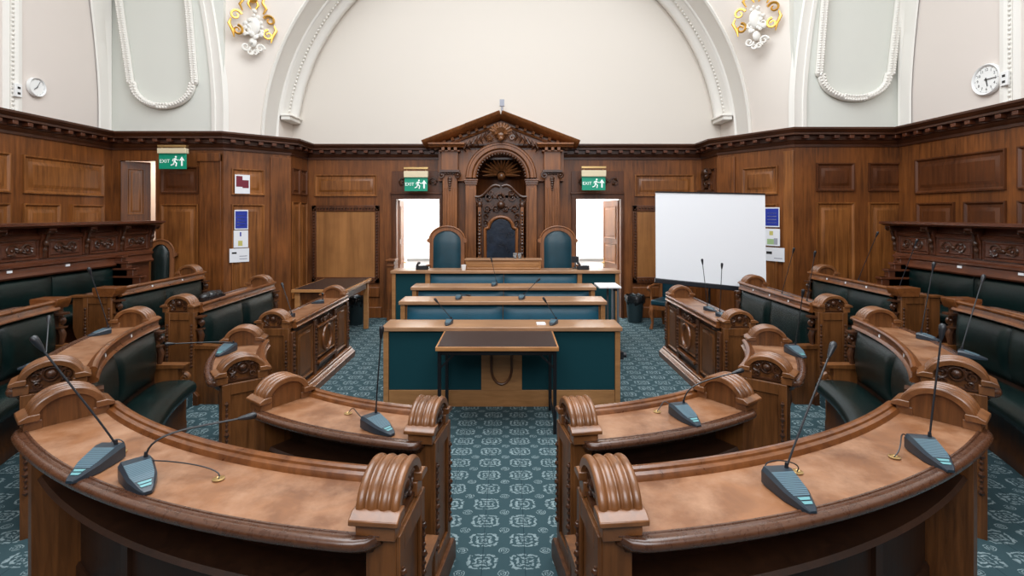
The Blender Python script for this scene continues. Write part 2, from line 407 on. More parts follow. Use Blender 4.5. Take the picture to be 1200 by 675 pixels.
def end_piece(F, R, b, b0, par, style='hood', arm=False, bracket=True):
    post = MB()
    post.box(R-.15, R+.17, -.105, 0, b0, b+.86, F)
    for r0, r1 in ((R-.15, R-.095), (R+.115, R+.17)): post.box(r0, r1, 0, .014, b0, b+.86, F)
    post.box(R-.095, R+.115, 0, .014, b+.78, b+.86, F); post.box(R-.095, R+.115, 0, .014, b0, b+.22, F)
    post.build('end_post', 'desk_light', par, bevel=.003)
    pl = MB(); pl.prism([(R-.20, b0), (R+.205, b0), (R+.205, b0+.10), (R+.18, b0+.14), (R-.165, b0+.14), (R-.20, b0+.10)], lambda x, z, a: F(x, a, z), -.14, .035)
    pl.build('plinth', 'desk_wood', par, bevel=.004)
    G = lambda u, v, d=0: F(u, .016+d, v)
    for u in (R-.123, R+.143):
        dr = MB(); beads(dr, G, u, b+.26, b+.74, .014, 13); dr.tube([G(u, b+.26), G(u, b+.74)], .006, 5); dr.build('carved_drop', 'carved', par)
    if style == 'hood': hood(F, R, b, par)
    else:
        cp = MB(); cp.prism([(R-.18, b+.86), (R+.03, b+.86), (R+.05, b+.925), (R+.05, b+.962), (R-.21, b+.962), (R-.21, b+.925)], lambda x, z, a: F(x, a, z), -.14, .035)
        cp.build('post_cap', 'rail_wood', par, bevel=.004)
        if not bracket: style = 'plain'
        bk = MB(); e = .30
        bk.prism([(R+.10, b+.86), (R+e, b+.84), (R+e, b+.50), (R+e-.02, b+.42), (R+e-.07, b+.34), (R+e-.14, b+.28), (R+.10, b+.26)], lambda x, z, a: F(x, a, z), -.06, -.005)
        bk.prism([(R+.05, b+.855), (R+e+.03, b+.845), (R+e+.03, b+.87), (R+.05, b+.88)], lambda x, z, a: F(x, a, z), -.09, .02)
        if bracket: bk.build('side_bracket', 'desk_light', par, bevel=.003)
    if arm:
        # carved console on the inner edge of the post, arm below
        ck = MB(); G2 = lambda u, v, d=0: F(R-.15-u, -.055+d, v)
        spiral(ck, G2, .035, b+.74, .034, .008, -PI/2, 1.5, .016, .010, 18, 0, 7)
        ck.ball(G2(.035, b+.74), .024, 8, 6)
        ck.box(-.005, .075, -.05, .05, b+.795, b+.815, F=lambda u, d, v: G2(u, v, d)); ck.box(-.005, .06, -.045, .045, b+.66, b+.675, F=lambda u, d, v: G2(u, v, d))
        ck.tube([G2(.02, b+.66), G2(.045, b+.60), G2(.03, b+.50), G2(.012, b+.42)], [.030, .032, .022, .014], 8)
        for k in range(5): ck.ball(G2(.045-.005*k, b+.62-.035*k), .016-.0015*k, 6, 4)
        ck.build('carved_console', 'carved', par)
        ar = MB(); top = b0+.64
        ar.prism([(R-.15, b0), (R-.40, b0), (R-.40, b0+.30), (R-.36, b0+.42), (R-.36, top-.03), (R-.15, top-.03)], lambda x, z, a: F(x, a, z), -.085, -.01)
        ar.prism([(R-.15, top-.03), (R-.40, top-.03), (R-.43, top-.012), (R-.43, top), (R-.15, top+.012)], lambda x, z, a: F(x, a, z), -.10, .005)
        G3 = lambda u, v, d=0: F(R-u, -.047+d, v)
        spiral(ar, G3, .405, b0+.50, .045, .012, PI/2, -1.3, .024, .014, 16, 0, 7)
        ar.build('arm', 'desk_light', par, bevel=.003)

def nose_prof(R, b, r_out=.25):
    def f(i, k):
        d = min(i, k-1-i); sh = 0
        if d < 3: sh = .055*(1-math.sqrt(max(0, 1-(1-d/3)**2)))
        o = R + r_out - sh; pts = [(R+.185, b+.872), (R+.190, b+.879), (R+.197, b+.879), (R+.201, b+.872), (R+.206, b+.879), (o-.025, b+.880)]
        for q in range(7):
            a = PI/2 - PI*q/6
            pts.append((o-.023+.023*math.cos(a), b+.858+.023*math.sin(a)))
        pts += [(o-.045, b+.828), (o-.06, b+.805), (R+.15, b+.80)]
        return pts
    return f
def row_unit(name, label, cat, P, R, b, b0, bench, ends, group, cushions=3, front='plain', tags=0, seat_name=True):
    mid = P.frames(R, n=2)[1](R, b0)
    t = thing(name, label, cat, mid, group)
    nf = 30
    # desktop board, nosing, rail, carcass
    top = MB(); top.sweep(P.frames(R, .10, .10, nf), [(R-.13, b+.84), (R+.19, b+.84), (R+.19, b+.872), (R-.13, b+.876)]); top.build('desktop', 'top_wood', t)
    no = MB(); fr = P.frames(R, .045, .045, 60); no.sweep(fr, nose_prof(R, b)); no.build('nosing', 'nosing', t, angle=50)
    ra = MB()
    rp = [(R-.19, b+.845), (R-.20, b+.855), (R-.195, b+.868), (R-.185, b+.878), (R-.180, b+.912), (R-.190, b+.920), (R-.192, b+.936), (R-.182, b+.948), (R-.165, b+.952), (R-.152, b+.944),
          (R-.148, b+.930), (R-.140, b+.926), (R-.130, b+.922), (R-.124, b+.906), (R-.120, b+.890), (R-.108, b+.886), (R-.104, b+.872), (R-.12, b+.84), (R-.15, b+.84)]
    kk_ = 1.0 if tags or (bench and P.kind == 'str') or R > 4 else .68
    rp = [(r_, b+.845+(z_-b-.845)*kk_ if z_ > b+.845 else z_) for r_, z_ in rp]
    ra.sweep(P.frames(R, .09, .09, nf), rp); rail = ra.build('back_rail', 'rail_wood', t, angle=30)
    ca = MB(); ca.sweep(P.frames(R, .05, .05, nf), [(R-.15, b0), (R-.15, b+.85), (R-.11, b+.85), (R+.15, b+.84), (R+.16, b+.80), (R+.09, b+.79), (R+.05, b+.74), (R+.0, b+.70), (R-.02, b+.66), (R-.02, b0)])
    ca.build('carcass', 'knee_shade_wood', t)
    sh = MB(); sh.sweep(P.frames(R, .11, .11, nf), [(R-.03, b+.60), (R+.135, b+.60), (R+.150, b+.615), (R+.135, b+.632), (R-.03, b+.632)])
    sh.sweep(P.frames(R, .11, .11, nf), [(R-.03, b), (R+.0, b), (R+.0, b+.10), (R-.01, b+.12), (R-.03, b+.12)])
    L = P.length(R)
    nst = max(2, int(L/.55))
    for k in range(1, nst):
        f = P.sub(R, k/nst, k/nst+.03, .1, .1); sh.sweep([f[0], f[-1]], [(R-.03, b+.10), (R+.0, b+.10), (R+.0, b+.62), (R-.03, b+.62)])
    sh.build('book_shelf', 'knee_shade_wood', t)
    if bench:
        for k in range(cushions):
            f = P.sub(R, k/cushions, (k+1)/cushions, .12, .12)
            def pr(i, n, R=R, b=b, b0=b0):
                e = min(i, n-1-i)/(n-1); g = min(1, e/.10); g = math.sqrt(max(0, 1-(1-g)**2))
                lo, hi = b0+.50, b+.848
                pts = [(R-.14, lo)]
                for q in range(9):
                    u = q/8; vv = math.sin(PI*u)**.45 if 0 < u < 1 else 0
                    pts.append((R-.155-.062*vv*(.25+.75*g), lo + (hi-lo)*(.01+.98*u)))
                pts.append((R-.14, hi)); return pts
            c = MB(); c.sweep(f, pr); c.build('backrest', 'leather', t, angle=60)
        se = MB(); rr = R-.16; fo = R-.53; z0, z1 = b0+.36, b0+.485
        pts = [(rr, z0), (rr, z1-.01)]
        for q in range(4): pts.append((rr-(rr-fo-.06)*(q+1)/4, z1 + .012*math.sin(PI*(q+1)/5)))
        for q in range(7):
            a = PI/2 + PI*q/6; pts.append((fo+.055+.055*math.cos(a), (z0+z1)/2 + (z1-z0)/2*math.sin(a)))
        se.sweep(P.frames(R, .10, .10, nf), pts); se.build('seat', 'leather', t, angle=60)
        sb = MB(); sb.sweep(P.frames(R, .1, .1, nf), [(R-.15, b0), (R-.44, b0), (R-.44, b0+.10), (R-.425, b0+.12), (R-.425, z0), (R-.15, z0)]); sb.build('seat_base', 'desk_wood', t)
    for w in (0, 1): end_piece(P.end(w), R, b, b0, t, ends[w], arm=bench, bracket=(w == 0))
    for k in range(tags):
        f = P.sub(R, (k+.5)/tags, (k+.5)/tags + .035/L, .3, .3)
        m = MB(); m.sweep([f[0], f[-1]], [(R-.1865, b+.884), (R-.1845, b+.908), (R-.178, b+.908), (R-.178, b+.884)]); o = m.build('paper_tag', 'paper', rail); o['label'] = 'small white paper tag'
    return t, rail
RI, RM, RO = 2.49, 3.52, 4.60

def carved_front(t, s, y0, y1, R):
    """pilastered front with oval medallion, on the face r = R-.15 looking to the room centre"""
    x = -s*(R-.15)
    F = plane_frame((x, 0, 0), (0, s*1.0, 0), (0, 0, 1))   # a = s*y, normal -> +s x
    A = lambda y: s*y
    def rng(ya, yb): return (min(A(ya), A(yb)), max(A(ya), A(yb)))
    L = y1-y0; Y = lambda f: y0+L*f
    for f0, f1 in ((.085, .31), (.735, .93)):
        m = MB(); a0, a1 = rng(Y(f0), Y(f1)); raised_panel(m, F, a0, a1, .20, .78, .025, .022); m.build('side_panel', 'desk_light', t)
    m = MB(); a0, a1 = rng(Y(.375), Y(.68)); raised_panel(m, F, a0, a1, .33, .70, .018, .03, .02); m.build('centre_panel', 'desk_light', t)
    ca, cb = (a0+a1)/2, .52
    m = MB()
    ov = [F(ca + .145*math.cos(2*PI*i/32), cb + .155*math.sin(2*PI*i/32), .034) for i in range(33)]; m.tube(ov, .020, 8)
    ov = [F(ca + .115*math.cos(2*PI*i/32), cb + .125*math.sin(2*PI*i/32), .034) for i in range(33)]; m.tube(ov, .008, 6)
    m.build('oval_medallion', 'rail_wood', t)
    m = MB(); m.box(a0-.0, a1+.0, .255, .285, -.002, .055, F=F); m.box(a0+.03, a1-.03, .225, .256, -.002, .035, F=F); m.build('panel_sill', 'rail_wood', t, bevel=.004); MB().box(a0-.02, a1+.02, .70, .725, -.002, .05, F=F).build('panel_ledge', 'rail_wood', t, bevel=.004)
    m = MB(); G = lambda u, v, d=0: F(ca+u, .765+v, d+.012)
    m.ball(G(0, 0), .032, 8, 6)
    for sg in (-1, 1):
        spiral(m, G, sg*.075, 0, .036, .008, 0, sg*1.4, .014, .008, 14, .01); spiral(m, G, sg*.15, -.008, .028, .007, 0, -sg*1.3, .012, .007, 14, .008)
        m.ball(G(sg*.115, .012, .006), .018, 6, 4)
    m.build('carved_crest', 'carved', t)
    for f in (.03, .345, .705, .965):
        m = MB(); c = A(Y(f)); m.box(c-.042, c+.042, .15, .81, -.002, .028, F=F); st = m.build('pilaster_strip', 'desk_wood', t, bevel=.004)
        m = MB(); beads(m, F, c, .26, .76, .017, 12, .032); m.build('carved_drop', 'carved', st)
    m = MB(); a0, a1 = rng(y0-.03, y1+.03)
    prof = [(0, 0), (.10, 0), (.10, .075), (.085, .085), (.075, .10), (.05, .115), (.045, .135), (.02, .15), (0, .15)]
    fr = [(lambda n, z, a=a: F(a, z, n)) for a in (a0, a1)]
    m.sweep(fr, prof); m.build('base_moulding', 'rail_wood', t)

GD = 'curved and straight desks of the inner horseshoe row'
GM = 'bench desks of the middle horseshoe row'
GO = 'bench desks of the outer horseshoe row'
for s, nm in ((1, 'left'), (-1, 'right')):
    row_unit('curved_desk', f'second curved oak desk from the viewer on the {nm} of the aisle, with one microphone', 'desk',
             Path(s, 'arc', 8.2, 36.5), RI, 0, 0, False, ('hood', 'hood'), GD)
    row_unit('curved_desk', f'short curved oak desk with two close arched ends, beside the {nm} panelled straight desk', 'desk',
             Path(s, 'arc', 50.0, 77.5), RI, 0, 0, False, ('hood', 'hood'), GD)
    t, r = row_unit('panelled_desk', f'straight oak desk with oval medallion front on the {nm} of the central floor', 'desk',
             Path(s, 'str', 5.52, 7.52), RI, 0, 0, False, ('hood', 'hood'), GD)
    carved_front(t, s, 5.52, 7.52, RI)
    row_unit('bench_desk', f'nearest curved oak desk on the {nm} of the aisle, carrying two large microphones', 'bench desk',
             Path(s, 'arc', 5.4, 41.2), RM, .15, 0, True, ('hood', 'hood'), GM, 4)
    row_unit('bench_desk', f'curved green leather bench with carved arch end, just beyond the nearest {nm} desk', 'bench desk',
             Path(s, 'arc', 51.0, 83.0), RM+.03, .15, 0, True, ('hood', 'hood'), GM, 2, tags=2)
    row_unit('bench_desk', f'straight two-cushion green leather bench directly behind the {nm} medallion desk', 'bench desk',
             Path(s, 'str', 5.62, 7.55), RM+.05, .15, 0, True, ('hood', 'hood'), GM, 2, tags=0 if s == 1 else 3)
    row_unit('bench_desk', f'green leather bench with flat-topped end post, cut by the {nm} picture edge', 'bench desk',
             Path(s, 'arc', 58.0, 86.5), RO, .30, .15, True, ('hood', 'flat'), GO, 3)
    row_unit('bench_desk', f'leather bench with one flat and one arched end, before the carved {nm} wall bench', 'bench desk',
             Path(s, 'str', 5.78, 7.55), RO, .30, .15, True, ('flat', 'hood'), GO, 2, tags=2 if s == 1 else 3)

# ------------------------------------------------------------------ microphones
def bez(p0, p1, p2, p3, n=16):
    out = []
    for i in range(n+1):
        t = i/n; q = 1-t; out.append(p0*q**3 + p1*3*q*q*t + p2*3*q*t*t + p3*t**3)
    return out
def mic(label, rear, front, tip, z, bend=.10, cable=None, small=False, group='desk microphones'):
    rear = Vector(rear); front = Vector(front); rear.z = front.z = z
    d = (front-rear); d.z = 0; d.normalize(); sd = Vector((-d.y, d.x, 0)); up = Vector((0,0,1))
    t = thing('desk_microphone', label, 'microphone', rear, group)
    q_ = .72 if small else 1; L = .205; q_ *= 1.1; P = lambda l, w, h: rear + d*l*q_ + sd*w*q_ + up*h*q_
    m = MB()
    sec = [(0, .052, .004, .060), (.03, .054, .002, .062), (.12, .046, 0, .040), (.19, .022, 0, .018), (.205, .012, .002, .012)]
    vs = []
    for l, w, h0, h1 in sec: vs += [P(l, -w, h0), P(l, w, h0), P(l, w, h1*.75), P(l, w*.82, h1), P(l, -w*.82, h1), P(l, -w, h1*.75)]
    fs = [(i*6+j, i*6+(j+1)%6, (i+1)*6+(j+1)%6, (i+1)*6+j) for i in range(4) for j in range(6)] + [tuple(range(6)), tuple(range(24, 30))]
    m.add(vs, fs); base = m.build('base', 'mic', t, angle=25)
    g = MB()
    def hh(l):
        for (a, _, _, h), (c, _, _, k) in zip(sec, sec[1:]):
            if a <= l <= c: return h + (k-h)*(l-a)/(c-a)
        return .012
    def ww(l):
        for (a, w, _, h), (c, w2, _, k) in zip(sec, sec[1:]):
            if a <= l <= c: return (w + (w2-w)*(l-a)/(c-a))*.80
        return .01
    for k in range(14):
        l = .045 + .0075*k; g.add([P(l, -ww(l), hh(l)+.0012), P(l, ww(l), hh(l)+.0012), P(l+.005, ww(l+.005), hh(l+.005)+.0012), P(l+.005, -ww(l+.005), hh(l+.005)+.0012)], [(0,1,2,3)])
    g.build('speaker_grille', 'mic_top', base)
    if not small:
        for k in range(2):
            b_ = MB(); l = .155+.016*k; w = ww(l)*.8
            b_.add([P(l, -w, hh(l)+.002), P(l, w, hh(l)+.002), P(l+.011, w*.8, hh(l+.011)+.002), P(l+.011, -w*.8, hh(l+.011)+.002)], [(0,1,2,3)]); b_.build('button', 'button', base)
    foot = P(.022, .03, .055)
    tip = Vector(tip)
    ln = (tip-foot).length
    pts = bez(foot, foot + up*ln*bend*2.2, foot + (tip-foot)*.55 + up*ln*bend*.6, tip)
    s_ = MB(); s_.tube([foot - up*.004, foot + up*.028], [.009, .006], 8); s_.tube(pts, .0042, 7); s_.build('gooseneck', 'black', t)
    e = (pts[-1]-pts[-3]).normalized()
    h = MB(); h.tube([tip - e*.045, tip - e*.02, tip + e*.006, tip + e*.022, tip + e*.030], [.006, .011, .0145, .0145, .008], 10); h.build('microphone_head', 'black', t)
    if cable:
        c = MB(); k = Vector(cable); k.z = z; p = P(-.002, -.02, .03)
        c.tube(bez(p, p - d*.07 + up*.05 - sd*.04, k + up*.05 + sd*.05, k + up*.004, 18), .0028, 6); c.build('cable', 'black', t)
        if not small:
            r = MB(); r.lathe(k, [(.008, .0005), (.022, .0005), (.024, .004), (.014, .006), (.008, .003)], 14); r.build('cable_grommet', 'brass', t)
zI, zM, zO = .876, 1.026, 1.176
A = at_d
def on(px, py, z): return at_z(px, py, z+.03)
def tipat(px, py, d): return at_d(px, py, d)
mic('slate microphone leaning far left, on the nearest left desk beside its arched end', on(132, 528, zM), on(92, 552, zM), tipat(43, 401, 2.13), zM, .02, on(142, 522, zM))
mic('slate microphone with gooseneck bent right, in the middle of the nearest left desk', on(158, 547, zM), on(178, 578, zM), tipat(292, 488, 2.30), zM, .14, on(256, 553, zM))
mic('grey microphone with upright gooseneck on the second curved desk left of the aisle', on(432, 492, zI), on(462, 505, zI), tipat(447, 388, 2.95), zI, .05, on(408, 479, zI))
mic('microphone with gooseneck lying flat leftwards, on the short left desk with two arches', on(271, 406, zI), on(252, 415, zI), tipat(198, 403, 4.25), zI, .03)
mic('blue microphone on the left curved leather bench, its thin stem standing upright', Vector((-3.56, 4.60, 0)), Vector((-3.66, 4.42, 0)), tipat(105, 317, 4.5), zM, .03, None, True)
mic('pale blue microphone half hidden behind the left carved arch end of the curved bench', Vector((-3.22, 3.62, 0)), Vector((-3.36, 3.50, 0)), tipat(57, 374, 3.75), zM, .02, None, True)
mic('microphone with leaning stem on the nearer half of the left medallion desk', Vector((-2.50, 6.02, 0)), Vector((-2.63, 6.02, 0)), tipat(331, 334, 6.1), zI, .04, None, True)
mic('microphone lying low near the far arch of the left medallion desk', Vector((-2.50, 7.0, 0)), Vector((-2.63, 6.95, 0)), tipat(378, 345, 6.9), zI, .04, None, True)
mic('slate microphone rising to the right, nearer the aisle on the nearest right desk', on(908, 556, zM), on(955, 595, zM), tipat(975, 408, 2.2), zM, .02, on(934, 545, zM))
mic('slate microphone beside the outer arch of the nearest right desk', on(1076, 518, zM), on(1120, 550, zM), tipat(1104, 387, 2.35), zM, .02, on(1048, 528, zM))
mic('grey microphone arching right over the end hood, second curved desk right of the aisle', on(793, 478, zI), on(824, 498, zI), tipat(866, 435, 3.15), zI, .16, on(770, 477, zI))
mic('desk microphone with long upright stem on the short right desk with two arches', on(926, 408, zI), on(945, 417, zI), tipat(941, 343, 4.4), zI, .02)
mic('farther of the two tall-stemmed microphones on the right medallion desk', Vector((2.52, 6.50, 0)), Vector((2.62, 6.36, 0)), tipat(823, 306, 6.5), zI, .02, None, True)
mic('nearer of the two tall-stemmed microphones on the right medallion desk', Vector((2.52, 6.12, 0)), Vector((2.62, 5.98, 0)), tipat(846, 311, 6.1), zI, .02, None, True)
mic('blue microphone on the right curved leather bench, stem leaning left', Vector((3.56, 4.42, 0)), Vector((3.66, 4.26, 0)), tipat(1094, 311, 4.45), zM, .02, None, True)
mic('microphone with cable loops beside the right carved arch end of the curved bench', Vector((3.42, 3.86, 0)), Vector((3.55, 3.72, 0)), tipat(1152, 326, 3.95), zM, .03, Vector((3.30, 3.72, zM)), True)
mic('farther leaning microphone on the desk behind the right two-cushion bench', Vector((3.50, 6.55, 0)), Vector((3.64, 6.45, 0)), tipat(930, 293, 6.4), zM, .02, None, True)
mic('nearer leaning microphone on the desk behind the right two-cushion bench', Vector((3.50, 6.0, 0)), Vector((3.64, 5.9, 0)), tipat(955, 297, 5.9), zM, .02, None, True)
mic('microphone before the tall right wall panel, on the outermost straight bench desk', Vector((4.58, 6.7, 0)), Vector((4.72, 6.6, 0)), tipat(1028, 274, 6.5), zO, .02, None, True)
mic('microphone before the carved right bench screen, on the outermost straight bench desk', Vector((4.58, 6.0, 0)), Vector((4.72, 5.9, 0)), tipat(1074, 283, 5.9), zO, .02, None, True)

# ------------------------------------------------------------------ carved wall benches
def wall_bench(s, y0, y1, ly1, label):
    X = lambda v: -s*v
    t = thing('wall_bench', label, 'bench', (X(5.5), (y0+y1)/2, .45))
    F = lambda a, y, z: Vector((X(a), y, z))
    def P(name, mat, prof, ya, yb, par=t, **k):
        m = MB(); m.sweep([(lambda r, z, y=y: Vector((X(r), y, z))) for y in (ya, yb)], prof); return m.build(name, mat, par, **k)
    P('back_screen', 'screen_wood', [(5.56, .15), (5.80, .15), (5.80, 1.93), (5.60, 1.93), (5.575, 1.86), (5.56, 1.80)], y0, y1)
    P('shelf', 'screen_wood', [(5.82, 1.93), (5.40, 1.93), (5.385, 1.945), (5.345, 1.955), (5.345, 1.985), (5.82, 1.985)], y0-.03, y1+.06)
    P('moulded_rail', 'screen_wood', [(5.60, 1.36), (5.495, 1.36), (5.485, 1.38), (5.50, 1.40), (5.515, 1.42), (5.515, 1.47), (5.495, 1.485), (5.495, 1.51), (5.53, 1.525), (5.535, 1.545), (5.60, 1.545)], y0, y1)
    P('frieze_top', 'screen_wood', [(5.60, 1.79), (5.53, 1.79), (5.525, 1.81), (5.54, 1.84), (5.60, 1.85)], y0, y1)
    n = int(round((y1-y0)/.585)); st = (y1-y0)/n
    G = plane_frame((X(5.555), 0, 0), (0, s*1.0, 0), (0,0,1))
    for i in range(n+1):
        y = y0 + st*i
        m = MB(); m.prism([(5.565, 1.925), (5.42, 1.925), (5.415, 1.90), (5.43, 1.885), (5.47, 1.88), (5.50, 1.85), (5.505, 1.80), (5.52, 1.77), (5.53, 1.70), (5.54, 1.56), (5.565, 1.56)], lambda a, z, c: F(a, c, z), y-.05, y+.05)
        c = m.build('corbel', 'screen_wood', t, bevel=.006)
        m = MB(); H = plane_frame((X(5.47), y, 0), (0, s*1.0, 0), (0,0,1))
        H2 = lambda u, v, d=0: F(5.46-u, y+d, v)
        for dd in (-.045, .045): spiral(m, H2, 0.0, 1.875, .032, .007, 0, 1.4, .012, .007, 14, dd)
        m.ball(F(5.51, y, 1.74), .03, 8, 6, (1, 1, 1.4)); m.ball(F(5.525, y, 1.66), .025, 8, 6, (1, 1, 1.5)); m.ball(F(5.535, y, 1.59), .016, 6, 4)
        m.tube([F(5.46, y-.05, 1.875), F(5.46, y+.05, 1.875)], .02, 6); m.tube([F(5.47, y, 1.875), F(5.51, y, 1.74), F(5.535, y, 1.58)], .016, 6); m.build('corbel_carving', 'carved', c)
        if i < n:
            ya, yb = y+.085, y+st-.085; a0, a1 = min(s*ya, s*yb), max(s*ya, s*yb)
            m = MB(); raised_panel(m, G, a0-.02, a1+.02, 1.56, 1.785, .014, .02, .004); pn = m.build('frieze_panel', 'screen_wood', t)
            m = MB(); vine(m, lambda u, v, d=0: G(u, v, d+.016), a0+.03, a1-.03, 1.585, 1.76, 2, .013, i+3); m.ball(G((a0+a1)/2, 1.672, .02), .03, 8, 6); m.build('leaf_carving', 'carved', pn)
    L = ly1-y0; nc = 3
    for k in range(nc):
        ya, yb = y0 + L*k/nc + .006, y0 + L*(k+1)/nc - .006; m = MB(); N = 10
        def pr(i, kk):
            e = min(i, kk-1-i)/(kk-1); g = math.sqrt(max(0, 1-(1-min(1, e/.1))**2)); pts = [(5.56, .95)]
            for q in range(9):
                u = q/8; vv = math.sin(PI*u)**.45 if 0 < u < 1 else 0; pts.append((5.55-.06*vv*(.3+.7*g), .95 + .405*u))
            pts.append((5.56, 1.355)); return pts
        m.sweep([(lambda r, z, y=ya+(yb-ya)*i/N: Vector((X(r), y, z))) for i in range(N+1)], pr); m.build('backrest', 'leather', t, angle=60)
    P('seat', 'leather', [(5.55, .80), (5.55, .94)] + [(5.10+.06*math.cos(PI/2+PI*q/6)+.0, .872+.072*math.sin(PI/2+PI*q/6)) for q in range(7)], y0, ly1, angle=60)
    P('seat_base', 'screen_wood', [(5.55, .30), (5.16, .30), (5.16, .80), (5.55, .80)], y0, ly1)
    m = MB()
    for k, (dx, zz) in enumerate(((5.42, 1.50), (5.34, 1.42), (5.26, 1.33), (5.16, 1.22))):
        m.box(dx, 5.56, ly1+.0, ly1+.09, .30, zz, F)
        m.box(dx-.02, 5.56, ly1-.01, ly1+.10, zz-.03, zz, F)
    m.build('stepped_end', 'screen_wood', t, bevel=.005)
    for k in range(3):
        y = y0 + .6 + .75*k
        m = MB(); m.box(5.508, 5.514, y, y+.06, 1.435, 1.462, F); o = m.build('paper_tag', 'paper', t); o['label'] = 'small white paper tag'
wall_bench(1, 4.3, 7.95, 7.2, 'long green leather wall bench under carved oak screen along the left side')
wall_bench(-1, 4.1, 7.30, 7.05, 'long green leather wall bench under carved oak screen along the right side')

# ------------------------------------------------------------------ central clerk desks
def clerk_row(name, label, x0, x1, y, z, kind):
    t = thing(name, label, 'desk', ((x0+x1)/2, y+.2, 0), 'clerk desks in the centre of the floor')
    m = MB(); m.box(x0-.02, x1+.02, y-.03, y+.38, z-.045, z); m.build('desktop', 'clerk_top', t, bevel=.006)
    for xx in (x0, x1-.055): MB().box(xx, xx+.055, y-.01, y+.34, 0, z-.045).build('side_frame', 'clerk_wood', t, bevel=.003)
    return t
X0, X1 = -1.33, 1.235
t = clerk_row('clerk_desk', 'front clerk desk with plain dark teal panels, behind the dark-topped folding table', X0, X1, 5.55, .87, 'front')
m = MB(); m.box(X0+.055, X1-.055, 5.56, 5.88, 0, .18); m.build('kick_board', 'clerk_wood', t, bevel=.003)
for a, b_ in ((X0+.055, -.27), (.17, X1-.055)):
    m = MB(); m.box(a, b_, 5.565, 5.60, .18, .825); m.build('fabric_panel', 'teal_fabric', t, bevel=.004)
m = MB(); m.box(-.27, .17, 5.555, 5.60, .18, .825); cp = m.build('centre_panel', 'clerk_wood', t)
m = MB(); pts = [(-.16, 5.545, .80), (-.16, 5.545, .50)] + [(-.05+.11*math.cos(PI+PI*i/12), 5.545, .42+.17*math.sin(PI+PI*i/12)) for i in range(13)] + [(.06, 5.545, .50), (.06, 5.545, .80)]
m.tube(pts, .014, 8); m.build('loop_moulding', 'desk_wood', cp)
m = MB(); m.box(X1, X1+.05, 5.60, 5.68, .50, .58); m.tube([(X1+.02, 5.64, .54), (X1+.085, 5.64, .54)], .03, 10); m.build('cable_bracket', 'black', t)
for y, z, lab in ((6.42, 1.0, 'second clerk desk from the front, with a wide teal leather bench back'), (7.2, 1.065, 'third clerk desk from the front, narrow teal leather strip showing below its top')):
    t = clerk_row('clerk_bench_desk', lab, X0, X1, y, z, 'bench')
    m = MB(); m.box(X0+.055, X1-.055, y+.06, y+.30, 0, z-.045); m.build('back_board', 'clerk_wood', t)
    hm = (X0+X1)/2
    for a, b_ in ((X0+.075, hm-.004), (hm+.004, X1-.075)):
        m = MB(); N = 14
        def pr(i, kk, z=z, y=y):
            e = min(i, kk-1-i)/(kk-1); g = math.sqrt(max(0, 1-(1-min(1, e/.06))**2)); pts = [(y+.07, .48)]
            for q in range(9):
                u = q/8; vv = math.sin(PI*u)**.4 if 0 < u < 1 else 0; pts.append((y+.06-.06*vv*(.3+.7*g), .48+(z-.05-.48)*u))
            pts.append((y+.07, z-.05)); return pts
        m.sweep([(lambda r, zz, x=a+(b_-a)*i/N: Vector((x, r, zz))) for i in range(N+1)], pr); m.build('backrest', 'teal_leather', t, angle=60)
    m = MB(); m.box(X0+.06, X1-.06, y-.30, y+.06, .36, .47); m.build('seat', 'teal_leather', t, bevel=.03)
    m = MB(); m.box(X0+.06, X1-.06, y-.22, y+.06, 0, .36); m.build('seat_base', 'clerk_wood', t)
DX0, DX1 = -1.80, 1.745
t = clerk_row('dais_desk', 'long raised dais desk in front of the three chairs, teal panels at both ends', DX0, DX1, 8.0, 1.205, 'dais')
for a, b_ in ((DX0+.055, -1.28), (1.17, DX1-.055)):
    m = MB(); m.box(a, b_, 8.02, 8.06, 0.02, 1.16); m.build('fabric_panel', 'teal_fabric', t, bevel=.004)
for xx in (-1.28, 1.10): MB().box(xx, xx+.07, 8.0, 8.08, 0, 1.16).build('post', 'clerk_wood', t, bevel=.003)
m = MB(); m.box(-1.21, 1.10, 8.06, 8.12, 0, 1.16); m.build('back_board', 'clerk_wood', t)
for a, b_ in ((-1.205, -.06), (-.05, 1.095)):
    m = MB(); N = 14
    def pr(i, kk):
        e = min(i, kk-1-i)/(kk-1); g = math.sqrt(max(0, 1-(1-min(1, e/.06))**2)); pts = [(8.07, .70)]
        for q in range(9):
            u = q/8; vv = math.sin(PI*u)**.4 if 0 < u < 1 else 0; pts.append((8.06-.05*vv*(.3+.7*g), .70+.455*u))
        pts.append((8.07, 1.155)); return pts
    m.sweep([(lambda r, zz, x=a+(b_-a)*i/N: Vector((x, r, zz))) for i in range(N+1)], pr); m.build('backrest', 'teal_leather', t, angle=60)
# raised lectern box on the dais desk
p0, p1 = at_d(545.5, 305, 8.12).x, at_d(634, 305, 8.12).x
o = MB(); o.box(p0, p1, 8.10, 8.34, 1.205, 1.355); t = thing('lectern_box', 'low oak lectern box on the middle of the dais desk before the carved throne', 'lectern', ((p0+p1)/2, 8.22, 1.205))
o.build('body', 'clerk_wood', t, bevel=.004); o = MB(); o.box(p0-.015, p1+.015, 8.085, 8.36, 1.355, 1.375); o.build('top', 'clerk_top', t, bevel=.004)
o = MB(); F = plane_frame((0, 8.10, 0), (1,0,0), (0,0,1)); raised_panel(o, F, p0+.02, p1-.02, 1.225, 1.345, .012, .008, .002); o.build('front_panel', 'clerk_wood', t)
# dais platform
struct('dais', MB().box(-1.33, 1.2, 8.45, 10.2, 0, .45), 'carpet')
